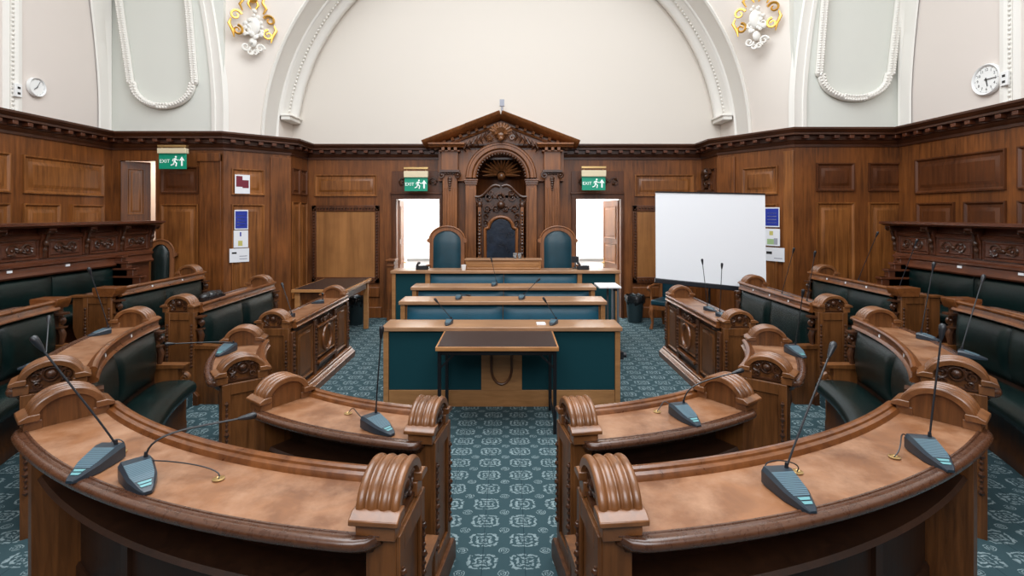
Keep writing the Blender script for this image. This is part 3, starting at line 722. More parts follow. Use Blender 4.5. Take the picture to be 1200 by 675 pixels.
# mics on clerk desks
def pdesk(px, y, z): return Vector((at_d(px, 0, y).x, y, z))
GC = 'microphones on the clerk desks'
mic('black microphone with slanting stem on the left of the front clerk desk', pdesk(527, 5.75, 0), pdesk(524, 5.62, 0), tipat(511, 352, 5.75), .87, .02, None, True, GC)
mic('black microphone with slanting stem on the right of the front clerk desk', pdesk(650, 5.75, 0), pdesk(646, 5.62, 0), tipat(638, 351, 5.75), .87, .02, None, True, GC)
mic('black microphone on the right half of the second clerk desk, stem leaning right', pdesk(612, 6.65, 0), pdesk(610, 6.5, 0), tipat(631, 328, 6.65), 1.0, .02, None, True, GC)
mic('black microphone lying on the left half of the second clerk desk', pdesk(538, 6.65, 0), pdesk(536, 6.5, 0), tipat(549, 346, 6.6), 1.0, .0, None, True, GC)
mic('black microphone rising to the lectern box, in the middle of the third clerk desk', pdesk(580, 7.40, 0), pdesk(578, 7.28, 0), tipat(576, 304, 7.42), 1.065, .02, None, True, GC)
# small things on the desks
def cup(px, py_base, d, h, r, name, mat, label, cat):
    p = at_d(px, py_base, d); p.z = d and p.z
    m = MB(); m.lathe((p.x, p.y, p.z), [(r*.8, 0), (r, h*.4), (r, h), (r*.86, h), (r*.84, h*.1), (r*.5, h*.08)], 16); return tag(m.build(name, mat, org=p), label, cat)
p = Vector((at_d(543.5, 0, 8.08).x, 8.05, 1.205)); m = MB(); m.lathe(p, [(.03, 0), (.036, .02), (.04, .085), (.034, .085), (.03, .02), (.01, .015)], 16); tag(m.build('cup', 'white', org=p), 'small white cup on the dais desk left of the lectern box', 'cup')
for i, px in enumerate((603.5, 609)):
    p = Vector((at_d(px, 0, 8.22).x, 8.22, 1.375)); m = MB(); m.lathe(p, [(.024, 0), (.030, .02), (.032, .09), (.028, .09), (.026, .02), (.01, .012)], 14)
    tag(m.build('drinking_glass', 'glass', org=p), ['left of the two clear glasses on top of the lectern box', 'right of the two clear glasses on top of the lectern box'][i], 'glass', 'glasses on the lectern box')
for px, lab in ((495, 'black telephone on the left end of the dais desk beside the left green chair'), (683, 'black telephone on the right end of the dais desk beside the right green chair')):
    c = Vector((at_d(px, 0, 8.18).x, 8.18, 1.205)); t = thing('telephone', lab, 'telephone', c, 'telephones on the dais desk')
    m = MB(); m.prism([(-.09, 0), (.09, 0), (.09, .025), (-.09, .07)], lambda a, b_, d: c + Vector((d, a, b_)), -.09, .09); m.build('body', 'black', t, bevel=.006)
    m = MB(); m.tube([c + Vector((-.065, -.09, .075)), c + Vector((-.065, -.04, .095)), c + Vector((-.065, .04, .105)), c + Vector((-.065, .09, .09))], [.022, .016, .016, .022], 8); m.build('handset', 'black', t)
    m = MB()
    for i in range(3):
        for j in range(4): m.box(c.x+.005+.024*i, c.x+.021+.024*i, c.y-.055+.026*j, c.y-.037+.026*j, c.z+.035+.006*j, c.z+.043+.006*j)
    m.build('keypad', 'mic_grey', t)
c = Vector((at_d(672, 0, 8.55).x, 8.3, 1.205)); m = MB(); m.box(c.x-.05, c.x+.05, c.y-.02, c.y+.02, 1.205, 1.225); m.bar(c+Vector((0,0,.02)), c+Vector((0,.02,.10)), .02, .02); m.box(c.x-.055, c.x+.055, c.y+.01, c.y+.03, 1.30, 1.40)
tag(m.build('small_monitor', 'black', org=c), 'small black display unit on a stand, on the dais desk by the right doorway', 'monitor')
p = pdesk(634, 5.70, .87); m = MB(); m.box(p.x-.05, p.x+.05, p.y-.06, p.y+.06, .87, .876); m.box(p.x-.046, p.x+.044, p.y-.055, p.y+.055, .876, .879)
tag(m.build('note_pad', 'paper', org=p), 'small white note pad on the front clerk desk beside the right microphone', 'note pad')
# white side table
xa, xb = 1.265, at_d(727, 0, 7.15).x
t = thing('side_table', 'small white-topped side table at the right end of the third clerk desk', 'table', ((xa+xb)/2, 7.25, 0))
m = MB(); m.box(xa+.01, xb, 7.08, 7.50, 1.06, 1.085); m.build('tabletop', 'white', t, bevel=.004)
for x in (xa+.20, xb-.04):
    for y in (7.12, 7.46):
        m = MB(); m.tube([(x, y, 0), (x, y, 1.06)], .016, 10); m.build('leg', 'mic_grey', t)
for yy in (7.11, 7.445): MB().box(xa+.19, xb-.03, yy, yy+.025, 1.02, 1.06).build('apron', 'steel', t)
# folding table
def folding_table(name, label, x0, x1, y0, y1, z, topm='table_top'):
    t = thing(name, label, 'table', ((x0+x1)/2, (y0+y1)/2, 0))
    m = MB(); m.box(x0, x1, y0, y1, z-.045, z-.006); m.build('edge_band', 'table_edge', t, bevel=.004)
    m = MB(); m.box(x0+.018, x1-.018, y0+.018, y1-.018, z-.01, z); m.build('tabletop', topm, t, bevel=.002)
    for yy in (y0+.03, y1-.05): MB().box(x0+.04, x1-.04, yy, yy+.02, z-.09, z-.045).build('apron', 'steel', t)
    for x, sx in ((x0+.035, 1), (x1-.035, -1)):
        for y in (y0+.04, y1-.04):
            m = MB(); m.box(x-.016, x+.016, y-.016, y+.016, 0, z-.045); l = m.build('leg', 'steel', t)
            m = MB(); m.bar((x, y, z-.22), (x+sx*.17, y, z-.06), .018, .008, (0,1,0)); m.build('brace', 'steel', l)
        m = MB(); m.bar((x, y0+.04, .12), (x, y1-.04, .12), .02, .02); m.build('stretcher', 'steel', t)
    return t
folding_table('folding_table', 'dark-topped folding table with black legs, in front of the front clerk desk', -.667, .503, 4.84, 5.50, .84)
# long dark table near the back left wall
t = thing('writing_table', 'long dark-topped wooden table against the panelling at the back left', 'table', (-2.95, 8.75, 0))
m = MB(); m.box(-3.38, -2.50, 8.0, 9.42, .86, .905); m.build('edge_band', 'table_edge', t, bevel=.005)
m = MB(); m.box(-3.34, -2.54, 8.04, 9.38, .90, .912); m.build('tabletop', 'table_top', t)
for x in (-3.30, -2.58):
    for y in (8.08, 9.34):
        m = MB(); m.box(x-.04, x+.04, y-.04, y+.04, 0, .86); m.build('leg', 'table_edge', t, bevel=.006)
for b4 in ((-3.30, -2.58, 8.07, 8.10), (-3.30, -2.58, 9.32, 9.35), (-3.32, -3.29, 8.1, 9.3), (-2.59, -2.56, 8.1, 9.3)): MB().box(*b4, .74, .86).build('apron', 'desk_wood', t)
# bins
for px, y, lab in ((417, 9.72, 'black waste bin with black liner beside the dark table at the back left'), (744, 9.9, 'black waste bin with folded-over black liner left of the projection screen')):
    c = Vector((at_d(px, 0, y).x, y, 0)); t = thing('waste_bin', lab, 'bin', c, 'waste bins by the back wall')
    m = MB(); m.lathe(c, [(.13, 0), (.135, .02), (.175, .50), (.165, .50), (.125, .03), (.05, .025)], 20); m.build('bucket', 'bin', t)
    m = MB(); n = 28; R1 = []
    for (r, z) in ((.15, .34), (.188, .40), (.192, .47), (.180, .525), (.165, .50), (.14, .38)):
        R1.append([c + Vector(((r + .012*math.sin(j*5.1+z*20)) * math.cos(2*PI*j/n), (r + .012*math.sin(j*5.1+z*20))*math.sin(2*PI*j/n), z + (.018*math.sin(j*2.7) if z < .45 else .01*math.sin(j*1.9)))) for j in range(n)] )
    for row in R1: row.append(row[0].copy())
    m.grid(R1); m.build('liner', 'bag', t)

# ------------------------------------------------------------------ chairs
def arch_outline(w, z0, zs, zt, n=14):
    """closed outline of an arched back: bottom left -> ... in (x, z)"""
    pts = [(w, z0), (w, zs)]
    for i in range(1, n): a = PI*i/n; pts.append((w*math.cos(a), zs + (zt-zs)*math.sin(a)))
    pts += [(-w, zs), (-w, z0)]
    return pts
def arch_chair(c, rz, label, w=.31, h=1.42, seat=.47, group='green leather arched chairs', leather='teal_dark', arms=True):
    c = Vector(c); cs, sn = math.cos(rz), math.sin(rz)
    T = lambda x, y, z: c + Vector((x*cs - y*sn, x*sn + y*cs, z))   # front is -y
    t = thing('upholstered_chair', label, 'chair', c, group)
    G = lambda x, z, d: T(x, .22 + d + .05*(z-seat), z)
    ou = arch_outline(w, seat-.05, h-.24, h); inn = arch_outline(w-.065, seat-.0, h-.27, h-.075)
    m = MB(); n = len(ou)
    vs = [G(x, z, d) for d in (-.03, .03) for x, z in ou] + [G(x, z, d) for d in (-.03, .03) for x, z in inn]
    fs = []
    for i in range(n-1):
        fs += [(i, i+1, 2*n+i+1, 2*n+i), (n+i, n+i+1, 3*n+i+1, 3*n+i), (i, i+1, n+i+1, n+i), (2*n+i, 2*n+i+1, 3*n+i+1, 3*n+i)]
    fs += [(0, n, 3*n, 2*n), (n-1, 2*n-1, 4*n-1, 3*n-1)]
    m.add(vs, fs)
    m.tube([G(x*1.0, z, -.03) for x, z in ou[1:-1]], .016, 8)
    for sg in (-1, 1): m.prism([(sg*w*.98, h-.30), (sg*(w+.045), h-.27), (sg*(w+.045), h-.235), (sg*w*.9, h-.19)], G, -.045, .04)
    m.build('back_frame', 'niche_wood', t)
    m = MB(); N = 8; P = []
    for i in range(N+1):
        row = []
        for j in range(13):
            z = seat+.02 + (h-.095-seat-.02)*i/N
            zs = h-.29; hw = w-.075
            if z > zs: hw = (w-.075)*math.sqrt(max(0.0, 1-((z-zs)/(h-.085-zs))**2))
            u = -1 + 2*j/12; bul = (1-u**4)*(1-(2*i/N-1)**6)*.035
            row.append(G(u*hw, z, -.012-bul))
        P.append(row)
    m.grid(P); m.build('back_cushion', leather, t, angle=80)
    m = MB(); m.prism(inn, G, -.008, .024); m.build('back_panel', leather, t)
    m = MB(); m.box(-w+.02, w-.02, -.26, .22, seat-.07, seat+.03, T); m.build('seat', leather, t, bevel=.03)
    m = MB(); m.box(-w+.01, w-.01, -.27, .23, seat-.14, seat-.07, T); m.build('seat_rail', 'niche_wood', t, bevel=.006)
    for x in (-w+.05, w-.05):
        m = MB(); m.tube([T(x, -.24, seat-.10), T(x*1.06, -.27, seat-.2), T(x*.97, -.24, .12), T(x*1.04, -.28, .0)], [.040, .045, .022, .030], 10); m.build('leg', 'niche_wood', t)
        m = MB(); m.tube([T(x, .21, seat-.10), T(x, .25, .2), T(x, .30, .0)], [.032, .025, .022], 10); m.build('leg', 'niche_wood', t)
        if arms:
            m = MB(); sg = 1 if x > 0 else -1
            m.tube([T(sg*(w-.01), .22, seat+.26), T(sg*(w+.02), .0, seat+.27), T(sg*(w+.03), -.2, seat+.25), T(sg*(w+.02), -.25, seat+.21)], [.02, .024, .026, .03], 8)
            m.tube([T(sg*(w+.02), -.2, seat+.24), T(sg*(w-.0), -.17, seat+.1), T(sg*(w-.02), -.2, seat-.07)], [.02, .016, .022], 8); m.build('arm', 'niche_wood', t)
    return t
arch_chair((at_d(522, 0, 8.85).x, 8.85, .45), 0, 'tall green leather chair with arched oak frame, left of the carved throne')
arch_chair((at_d(655, 0, 8.85).x, 8.85, .45), 0, 'tall green leather chair with arched oak frame, right of the carved throne')
arch_chair((-5.72, 8.33, .30), math.radians(18), 'green chair with arched oak back at the far end of the left wall bench', .20, 1.36, .47, leather='leather', arms=False)
arch_chair((2.95, 9.35, .0), math.radians(-38), 'green upholstered chair with curved legs, half hidden behind the projection screen', .27, 1.32, .50)
# stacked black chair backs behind benches
def plain_chair(c, rz, label):
    c = Vector(c); cs, sn = math.cos(rz), math.sin(rz); T = lambda x, y, z: c + Vector((x*cs - y*sn, x*sn + y*cs, z))
    t = thing('padded_chair', label, 'chair', c, 'black padded chairs')
    m = MB(); P = lambda x, z, d: T(x, .2+d+.08*(z-.45), z); m.prism(arch_outline(.21, .60, .86, .98), P, -.03, .03); m.build('backrest', 'black', t, bevel=.015)
    m = MB(); m.box(-.22, .22, -.22, .2, .42, .49, T); m.build('seat', 'black', t, bevel=.02)
    for x in (-.2, .2):
        for y, k in ((-.2, .42), (.21, .75)):
            m = MB(); m.tube([T(x, y, 0), T(x, y*.98, k)], .012, 8); m.build('leg', 'steel', t)
c = Vector((-3.66, 6.35, .15+.878)); m = MB()
for i_, (dx, dy, r_) in enumerate(((0, 0, .10), (.01, .10, .085), (-.01, -.11, .08))): m.ball(c + Vector((dx, dy, .055)), r_, 12, 8, (.8, 1.1, .62))
m.box(c.x-.08, c.x+.08, c.y-.17, c.y+.17, c.z, c.z+.05); bg = m.build('bag', 'bag', org=c); tag(bg, 'black soft bag lying on the desk behind the left two-cushion bench', 'bag')
plain_chair((4.02, 8.05, .15), .3, 'black padded chair below the notices, behind the right two-cushion bench')

# throne
XC = -.13
t = thing('carved_throne', 'high carved oak throne with dark blue leather back standing in the central niche', 'chair', (XC, 9.85, .45))
F = lambda x, z, d=0: Vector((XC+x, 9.95-d, z))
m = MB(); m.box(XC-.44, XC+.44, 9.95, 10.05, .45, 2.45); m.build('back_board', 'carved', t)
for sg in (-1, 1):
    m = MB(); m.box(XC+sg*.44-.06*(sg > 0)-.0*(sg < 0), XC+sg*.44+.06*(sg < 0), 9.84, 9.97, .45, 2.22); o = m.build('back_post', 'niche_wood', t, bevel=.006)
    m = MB(); beads(m, lambda u, v, d=0: F(u, v, .12+d), sg*.41, 1.3, 2.15, .030, 14); m.ball(F(sg*.41, 2.26, .05), .055, 10, 8, (1, 1, 1.3)); m.build('carved_drop', 'carved', o)
sh = [(-.28, 1.15), (.28, 1.15), (.28, 1.76), (.235, 1.78), (.22, 1.80)] + [(.20*math.cos(PI*i/12), 1.80+.19*math.sin(PI*i/12)) for i in range(13)] + [(-.22, 1.80), (-.235, 1.78), (-.28, 1.76)]
m = MB(); m.prism(sh, F, .0, .035); m.build('leather_back', 'throne_leather', t, bevel=.02)
m = MB(); bor = [(.30, 1.10), (.31, 1.80), (.25, 1.82)] + [(.235*math.cos(PI*i/12), 1.83+.20*math.sin(PI*i/12)) for i in range(13)] + [(-.25, 1.82), (-.31, 1.80), (-.30, 1.10)]
m.tube([F(x, z, .03) for x, z in bor], .032, 8); m.build('arched_frame', 'niche_wood', t)
m = MB(); m.prism([(-.44, 2.40), (.44, 2.40), (.30, 2.50), (.10, 2.62), (-.10, 2.62), (-.30, 2.50)], F, -.08, .0)
vine(m, lambda u, v, d=0: F(u, v, .02+d), -.36, .36, 2.06, 2.30, 4, .024, 5); vine(m, lambda u, v, d=0: F(u, v, .02+d), -.34, .34, 2.28, 2.52, 3, .024, 8); m.ball(F(0, 2.26, .03), .08, 10, 8)
for sg in (-1, 1): vine(m, lambda u, v, d=0: F(v*1.0, u, .02+d), 1.75, 2.1, sg*.30-.06, sg*.30+.06, 3, .016, 21)
for sg in (-1, 1):
    m.tube([F(sg*(.02+.48*i/12), 2.62 - .20*(i/12)**1.3 + .05*math.sin(i/12*2*PI), .06) for i in range(13)], .028, 8)
    spiral(m, lambda u, v, d=0: F(u, v, .05+d), sg*.20, 2.50, .07, .02, PI/2, -sg*1.4, .02, .012, 16); spiral(m, lambda u, v, d=0: F(u, v, .05+d), sg*.42, 2.36, .07, .02, PI/2, -sg*1.4, .022, .012, 16)
m.build('carved_crest', 'carved', t)
m = MB(); m.box(XC-.40, XC+.40, 9.42, 9.95, .88, 1.0); m.build('seat', 'throne_leather', t, bevel=.03)
m = MB(); m.box(XC-.42, XC+.42, 9.40, 9.95, .45, .88); m.build('seat_box', 'niche_wood', t)

# ------------------------------------------------------------------ room
ZC = 3.47; YB = 10.3
XL, XR = -6.75, 6.35; YL, YR = 8.73, 8.32
PLAN = [(XL, -2.6), (XL, YL), (-4.84, YL), (-4.03, 9.5), (-4.03, YB), (3.9, YB), (3.9, 9.5), (4.66, YR), (XR, YR), (XR, -2.6)]
# floor and tiers
struct('floor', MB().box(XL-.3, XR+.3, -2.8, 13.6, -.12, 0), 'carpet')
def tier(name, r0, r1, h0, h1, yend):
    fr = str_frames(1, yend, CY, 2)[:-1] + arc_frames(1, 90, -90, 60) + str_frames(-1, CY, yend, 2)[1:]
    m = MB(); m.sweep(fr, [(r0, h0), (r1, h0), (r1, h1), (r0, h1)]); struct(name, m, 'carpet')
tier('floor_tier', RM-.10, RO+.05, 0, .15, 7.75)
tier('floor_tier', RO-.10, 5.62, .02, .30, 7.80)
struct('floor_tier', MB().box(XL, -5.60, -2.5, YL, .02, .30), 'carpet'); struct('floor_tier', MB().box(5.60, XR, -2.5, YR, .02, .30), 'carpet')

def wall_box(m, p, q, z0, z1, th=.14):
    p = Vector((*p, 0)); q = Vector((*q, 0)); d = (q-p).normalized(); n = Vector((-d.y, d.x, 0))   # outward (left of travel)
    return m.prism([(0, z0), ((q-p).length, z0), ((q-p).length, z1), (0, z1)], lambda a, b, c: p + d*a + n*c + Vector((0, 0, b)), 0, th)
def wall_frame(p, q):
    """F(a, z, n) on inner face, a measured from p to q as seen from the room"""
    p = Vector((*p, 0)); q = Vector((*q, 0)); return plane_frame(p, q-p, (0, 0, 1))
def pan(w, F, a0, a1, z0, z1, mat='panel_wood', fr=.045, d=.03):
    m = MB(); raised_panel(m, F, a0, a1, z0, z1, fr, d); return m.build('panel', mat, w)
# left side wall
w = struct('wall_left', wall_box(MB(), (XL, -2.6), (XL, YL), 0, ZC), 'wall_wood')
F = wall_frame((XL, -2.6), (XL, YL)); off = 2.6
F = plane_frame((XL, -2.6, 0), (0, 1, 0), (0, 0, 1))
for y0, y1 in ((3.9, 5.3), (5.5, 6.95), (7.13, 8.55)): pan(w, F, y0+off, y1+off, 2.38, 2.92, 'panel_wood')
for y0, y1 in ((4.6, 5.3), (5.5, 6.15), (6.35, 6.95), (7.13, 7.72), (7.92, 8.55)): pan(w, F, y0+off, y1+off, 1.2, 2.24, 'panel_wood')
# right side wall (travelling towards the viewer)
w = struct('wall_right', wall_box(MB(), (XR, YR), (XR, -2.6), 0, ZC), 'wall_wood')
F = plane_frame((XR, YR, 0), (0, -1, 0), (0, 0, 1))
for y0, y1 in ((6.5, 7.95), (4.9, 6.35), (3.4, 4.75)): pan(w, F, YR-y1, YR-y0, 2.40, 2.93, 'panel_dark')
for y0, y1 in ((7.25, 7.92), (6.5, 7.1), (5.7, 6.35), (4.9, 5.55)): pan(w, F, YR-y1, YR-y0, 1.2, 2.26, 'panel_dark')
# back-left wall with door_1
DLX0, DLX1, DZ = -6.62, -6.0, 3.0
m = MB(); wall_box(m, (XL, YL), (DLX0, YL), 0, ZC); wall_box(m, (DLX0, YL), (DLX1, YL), DZ, ZC); wall_box(m, (DLX1, YL), (-4.84, YL), 0, ZC)
w = struct('wall_back_left', m, 'wall_wood'); F = plane_frame((0, YL, 0), (1, 0, 0), (0, 0, 1))
pan(w, F, at_d(189, 0, YL).x, at_d(233, 0, YL).x, 2.44, 2.90, 'panel_dark'); pan(w, F, at_d(189, 0, YL).x, at_d(233, 0, YL).x, .8, 2.26, 'panel_wood')
m = MB(); m.box(-5.22, -4.86, .3, 3.1, -.01, .05, F=lambda a, z, n: F(a, z, n)); m.box(-5.26, -4.86, 2.98, 3.12, 0, .07, F=F); m.build('pilaster', 'wall_wood', w, bevel=.006)
# slanted sections with the notices
w = struct('wall_slant_left', wall_box(MB(), (-4.84, YL), (-4.03, 9.5), 0, ZC), 'wall_wood')
SLF = plane_frame((-4.84, YL, 0), (.81, 9.5-YL, 0), (0, 0, 1)); SLL = math.hypot(.81, 9.5-YL)
pan(w, SLF, .12, .66, 2.42, 2.88, 'panel_wood'); pan(w, SLF, .12, .66, .7, 2.26, 'panel_wood')
m = MB(); m.box(.76, SLL-.0, .0, 3.12, -.01, .035, F=SLF); m.build('pilaster', 'wall_wood', w, bevel=.006)
w = struct('wall_return_left', wall_box(MB(), (-4.03, 9.5), (-4.03, YB), 0, ZC), 'wall_wood'); F = plane_frame((-4.03, 9.5, 0), (0, 1, 0), (0, 0, 1))
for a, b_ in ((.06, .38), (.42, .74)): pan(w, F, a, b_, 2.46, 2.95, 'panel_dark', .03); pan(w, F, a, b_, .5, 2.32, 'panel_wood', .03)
# back wall with two doorways and the niche
NX = .49; D1 = (-2.23, -1.37); D2 = (1.375, 2.27); DH = 2.39
m = MB(); W = lambda a, b_, z0, z1: wall_box(m, (a, YB), (b_, YB), z0, z1, .2)
W(-4.03, D1[0], 0, ZC); W(D1[0], D1[1], DH, ZC); W(D1[1], XC-NX, 0, ZC); W(XC-NX, XC+NX, 3.3, ZC); W(XC+NX, D2[0], 0, ZC); W(D2[0], D2[1], DH, ZC); W(D2[1], 3.9, 0, ZC)
wb = struct('wall_back', m, 'wall_wood'); F = plane_frame((0, YB, 0), (1, 0, 0), (0, 0, 1))
def rope(m, F, a0, a1, b0, b1, step=.05, r=.018, n=.02):
    L = [(a0, b0), (a1, b0), (a1, b1), (a0, b1), (a0, b0)]
    for (p, q), (p2, q2) in zip(L, L[1:]):
        d = math.hypot(p2-p, q2-q); k = max(1, int(d/step))
        for i in range(k): t_ = (i+.5)/k; m.ball(F(p+(p2-p)*t_, q+(q2-q)*t_, n), r, 6, 4)
for a0, a1 in ((at_d(366, 0, YB).x, at_d(445, 0, YB).x), (at_d(741, 0, YB).x, at_d(816, 0, YB).x)):
    pan(wb, F, a0+.05, a1-.05, 2.44, 2.88, 'panel_wood')
    m = MB(); m.box(a0+.08, a1-.08, .82, 2.14, .005, .02, F=F); pl = m.build('panel', 'plank', wb)
    m = MB()
    for (q0, q1, z0, z1) in ((a0, a1, 2.14, 2.26), (a0, a1, .70, .82), (a0, a0+.09, .70, 2.26), (a1-.09, a1, .70, 2.26)): m.box(q0, q1, z0, z1, 0, .04, F=F)
    fr_ = m.build('panel_frame', 'panel_dark', wb, bevel=.008)
    m = MB(); rope(m, F, a0+.045, a1-.045, .76, 2.20, .06, .02, .045); m.build('bead_moulding', 'carved', fr_)
    m = MB(); m.box(a0, a1, .42, .62, 0, .03, F=F); m.box(a0-.05, a1+.05, .0, .22, 0, .04, F=F); m.build('dado', 'wall_wood', wb, bevel=.01)
# door surrounds
for i, (a0, a1) in enumerate((D1, D2)):
    m = MB()
    for q0, q1 in ((a0-.10, a0), (a1, a1+.06)): m.box(q0, q1, 0, DH+.0, 0, .05, F=F); m.box(q0+.02, q1-.02, 0, DH, .05, .07, F=F)
    m.box(a0-.10, a1+.06, DH, DH+.09, 0, .055, F=F); m.box(a0-.12, a1+.06, DH+.09, DH+.13, 0, .08, F=F); m.box(a0-.10, a1+.06, DH+.13, 2.95, 0, .02, F=F)
    struct('trim_%d' % (i+2), m, 'panel_dark', bevel=.006)
    mm = MB(); vine(mm, lambda u, v, d=0: F(u, v, .03+d), a0+.02, a1-.02, DH+.22, DH+.46, 4, .02, 11+i); g = mm.build('carved_frieze', 'carved', wb)
# door leaves, standing open into the hall
def door_leaf(name, hinge, ang, w, h, label=None, z0=0.0, mat='panel_wood', handle_side=1):
    d = Vector((math.cos(ang), math.sin(ang), 0)); F = plane_frame(Vector((*hinge, z0)), d, (0, 0, 1))
    m = MB(); m.box(0, w, 0, h, -.022, .022, F=F); o = struct(name, m, 'wall_wood', bevel=.003)
    for sgn in (1, -1):
        Fp = (lambda a, b, n, s_=sgn: F(a, b, s_*(.022+n)))
        for (z_0, z_1) in ((.15, .9), (1.05, h*.62), (h*.66, h-.12)):
            mm = MB(); raised_panel(mm, Fp, .09, w-.09, z_0, z_1, .025, .012, .002); mm.build('panel', mat, o)
    m = MB()
    for sgn in (1, -1):
        m.tube([F(w-.06, 1.02, sgn*.02), F(w-.06, 1.02, sgn*.07)], .012, 8); m.tube([F(w-.06, 1.02, sgn*.07), F(w-.17, 1.02, sgn*.075)], .011, 8)
    m.box(w-.09, w-.03, .93, 1.12, -.028, .028, F=F); m.build('door_handle', 'brass', o)
    return o
door_leaf('door_1', (DLX0+.0, YL+.04), math.radians(30), .42, DZ-.31, z0=.30, mat='panel_wood')
door_leaf('door_2', (D1[0]+.0, YB+.17), math.radians(96), .84, DH-.02)
door_leaf('door_3', (D2[1]-.0, YB+.17), math.radians(100), .84, DH-.02)
# jambs / dado piece at the left doorway
m = MB(); x0, x1 = -2.36, -2.22
m.box(x0, x1, 10.0, 10.3, 0, 1.16); m.box(x0-.02, x1+.03, 9.96, 10.3, 1.16, 1.20); m.box(x0, x1+.01, 9.99, 10.3, .0, .22); m.box(x0, x1+.015, 9.98, 10.3, 1.06, 1.10)
struct('trim_4', m, 'wall_wood', bevel=.006)
# right slanted wall
w = struct('wall_return_right', wall_box(MB(), (3.9, YB), (3.9, 9.5), 0, ZC), 'wall_wood'); F = plane_frame((3.9, YB, 0), (0, -1, 0), (0, 0, 1))
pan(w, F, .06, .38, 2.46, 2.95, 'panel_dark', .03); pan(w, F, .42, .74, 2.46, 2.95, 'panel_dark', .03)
m = MB(); G = lambda u, v, d=0: F(.35+u, 2.85+v, .05+d)
for sg in (-1, 1): spiral(m, G, sg*.1, 0, .11, .02, 0, sg*1.5, .035, .02, 18); spiral(m, G, sg*.06, -.2, .08, .02, 0, sg*1.3, .03, .015, 18)
m.ball(G(0, .05), .08, 8, 6); m.box(-.2, .2, -.36, -.30, -.05, .10, F=G); m.build('carved_bracket', 'carved', w)
SRL = math.hypot(.76, 9.5-YR)
w = struct('wall_slant_right', wall_box(MB(), (3.9, 9.5), (4.66, YR), 0, ZC), 'wall_wood')
SRF = plane_frame((3.9, 9.5, 0), (.76, YR-9.5, 0), (0, 0, 1))
pan(w, SRF, .50, 1.14, 2.42, 2.90, 'panel_wood'); pan(w, SRF, .50, 1.14, .7, 2.26, 'panel_wood')
m = MB(); m.box(0, .36, .0, 3.12, -.01, .035, F=SRF); m.build('pilaster', 'wall_wood', w, bevel=.006)
m = MB(); m.box(1.24, SRL, .0, 3.12, -.01, .03, F=SRF); m.build('pilaster', 'panel_wood', w, bevel=.006)
w = struct('wall_back_right', wall_box(MB(), (4.66, YR), (XR, YR), 0, ZC), 'wall_wood'); F = plane_frame((0, YR, 0), (1, 0, 0), (0, 0, 1))
for a, b_ in ((956, 1001), (1017, 1060)):
    a, b_ = at_d(a, 0, YR).x, at_d(b_, 0, YR).x; pan(w, F, a, b_, 2.46, 2.92, 'panel_dark'); pan(w, F, a, b_, .9, 2.28, 'panel_wood')
# rear wall, with tall windows that light the room
struct('wall_rear', wall_box(MB(), (XR, -2.6), (XL, -2.6), 0, 3.3), 'wall_wood')
# ---- cornice swept round the plan
def offset(poly, dist):
    out = []
    for i, p in enumerate(poly):
        p = Vector(p); ns = []
        for a, b_ in ((i-1, i), (i, i+1)):
            if 0 <= a and b_ < len(poly):
                d = (Vector(poly[b_]) - Vector(poly[a])).normalized(); ns.append(Vector((d.y, -d.x)))
        n = sum(ns, Vector((0, 0)));
        if len(ns) == 2: n = n / (1 + ns[0].dot(ns[1]))
        out.append(p + n*dist)
    return out
prof = [(-.02, ZC), (.215, ZC), (.215, ZC-.03), (.20, ZC-.04), (.185, ZC-.065), (.165, ZC-.08), (.165, ZC-.11), (.07, ZC-.118), (.07, ZC-.185), (.05, ZC-.195), (.035, ZC-.235), (.02, ZC-.25), (.02, ZC-.29), (-.02, ZC-.29)]
m = MB(); offs = [offset(PLAN, n) for n, z in prof]
fr = [(lambda r, z, i=i: Vector((offs[int(r)][i].x, offs[int(r)][i].y, z))) for i in range(len(PLAN))]
m.sweep(fr, [(k, z) for k, (n, z) in enumerate(prof)]); co = struct('trim_1', m, 'cornice', angle=25)
m = MB()
for (p, q) in zip(PLAN, PLAN[1:]):
    p = Vector(p); q = Vector(q); d = (q-p).normalized(); n = Vector((d.y, -d.x)); L = (q-p).length; k = int(L/.215)
    for i in range(k):
        c = p + d*(L*(i+.5)/k)
        m.prism([(-.040, .0), (.040, .0), (.040, .056), (-.040, .056)], lambda a, b_, e: Vector((c.x + d.x*a + n.x*e, c.y + d.y*a + n.y*e, ZC-.172+b_)), .065, .155)
m.build('dentils', 'screen_wood', co, bevel=.006)

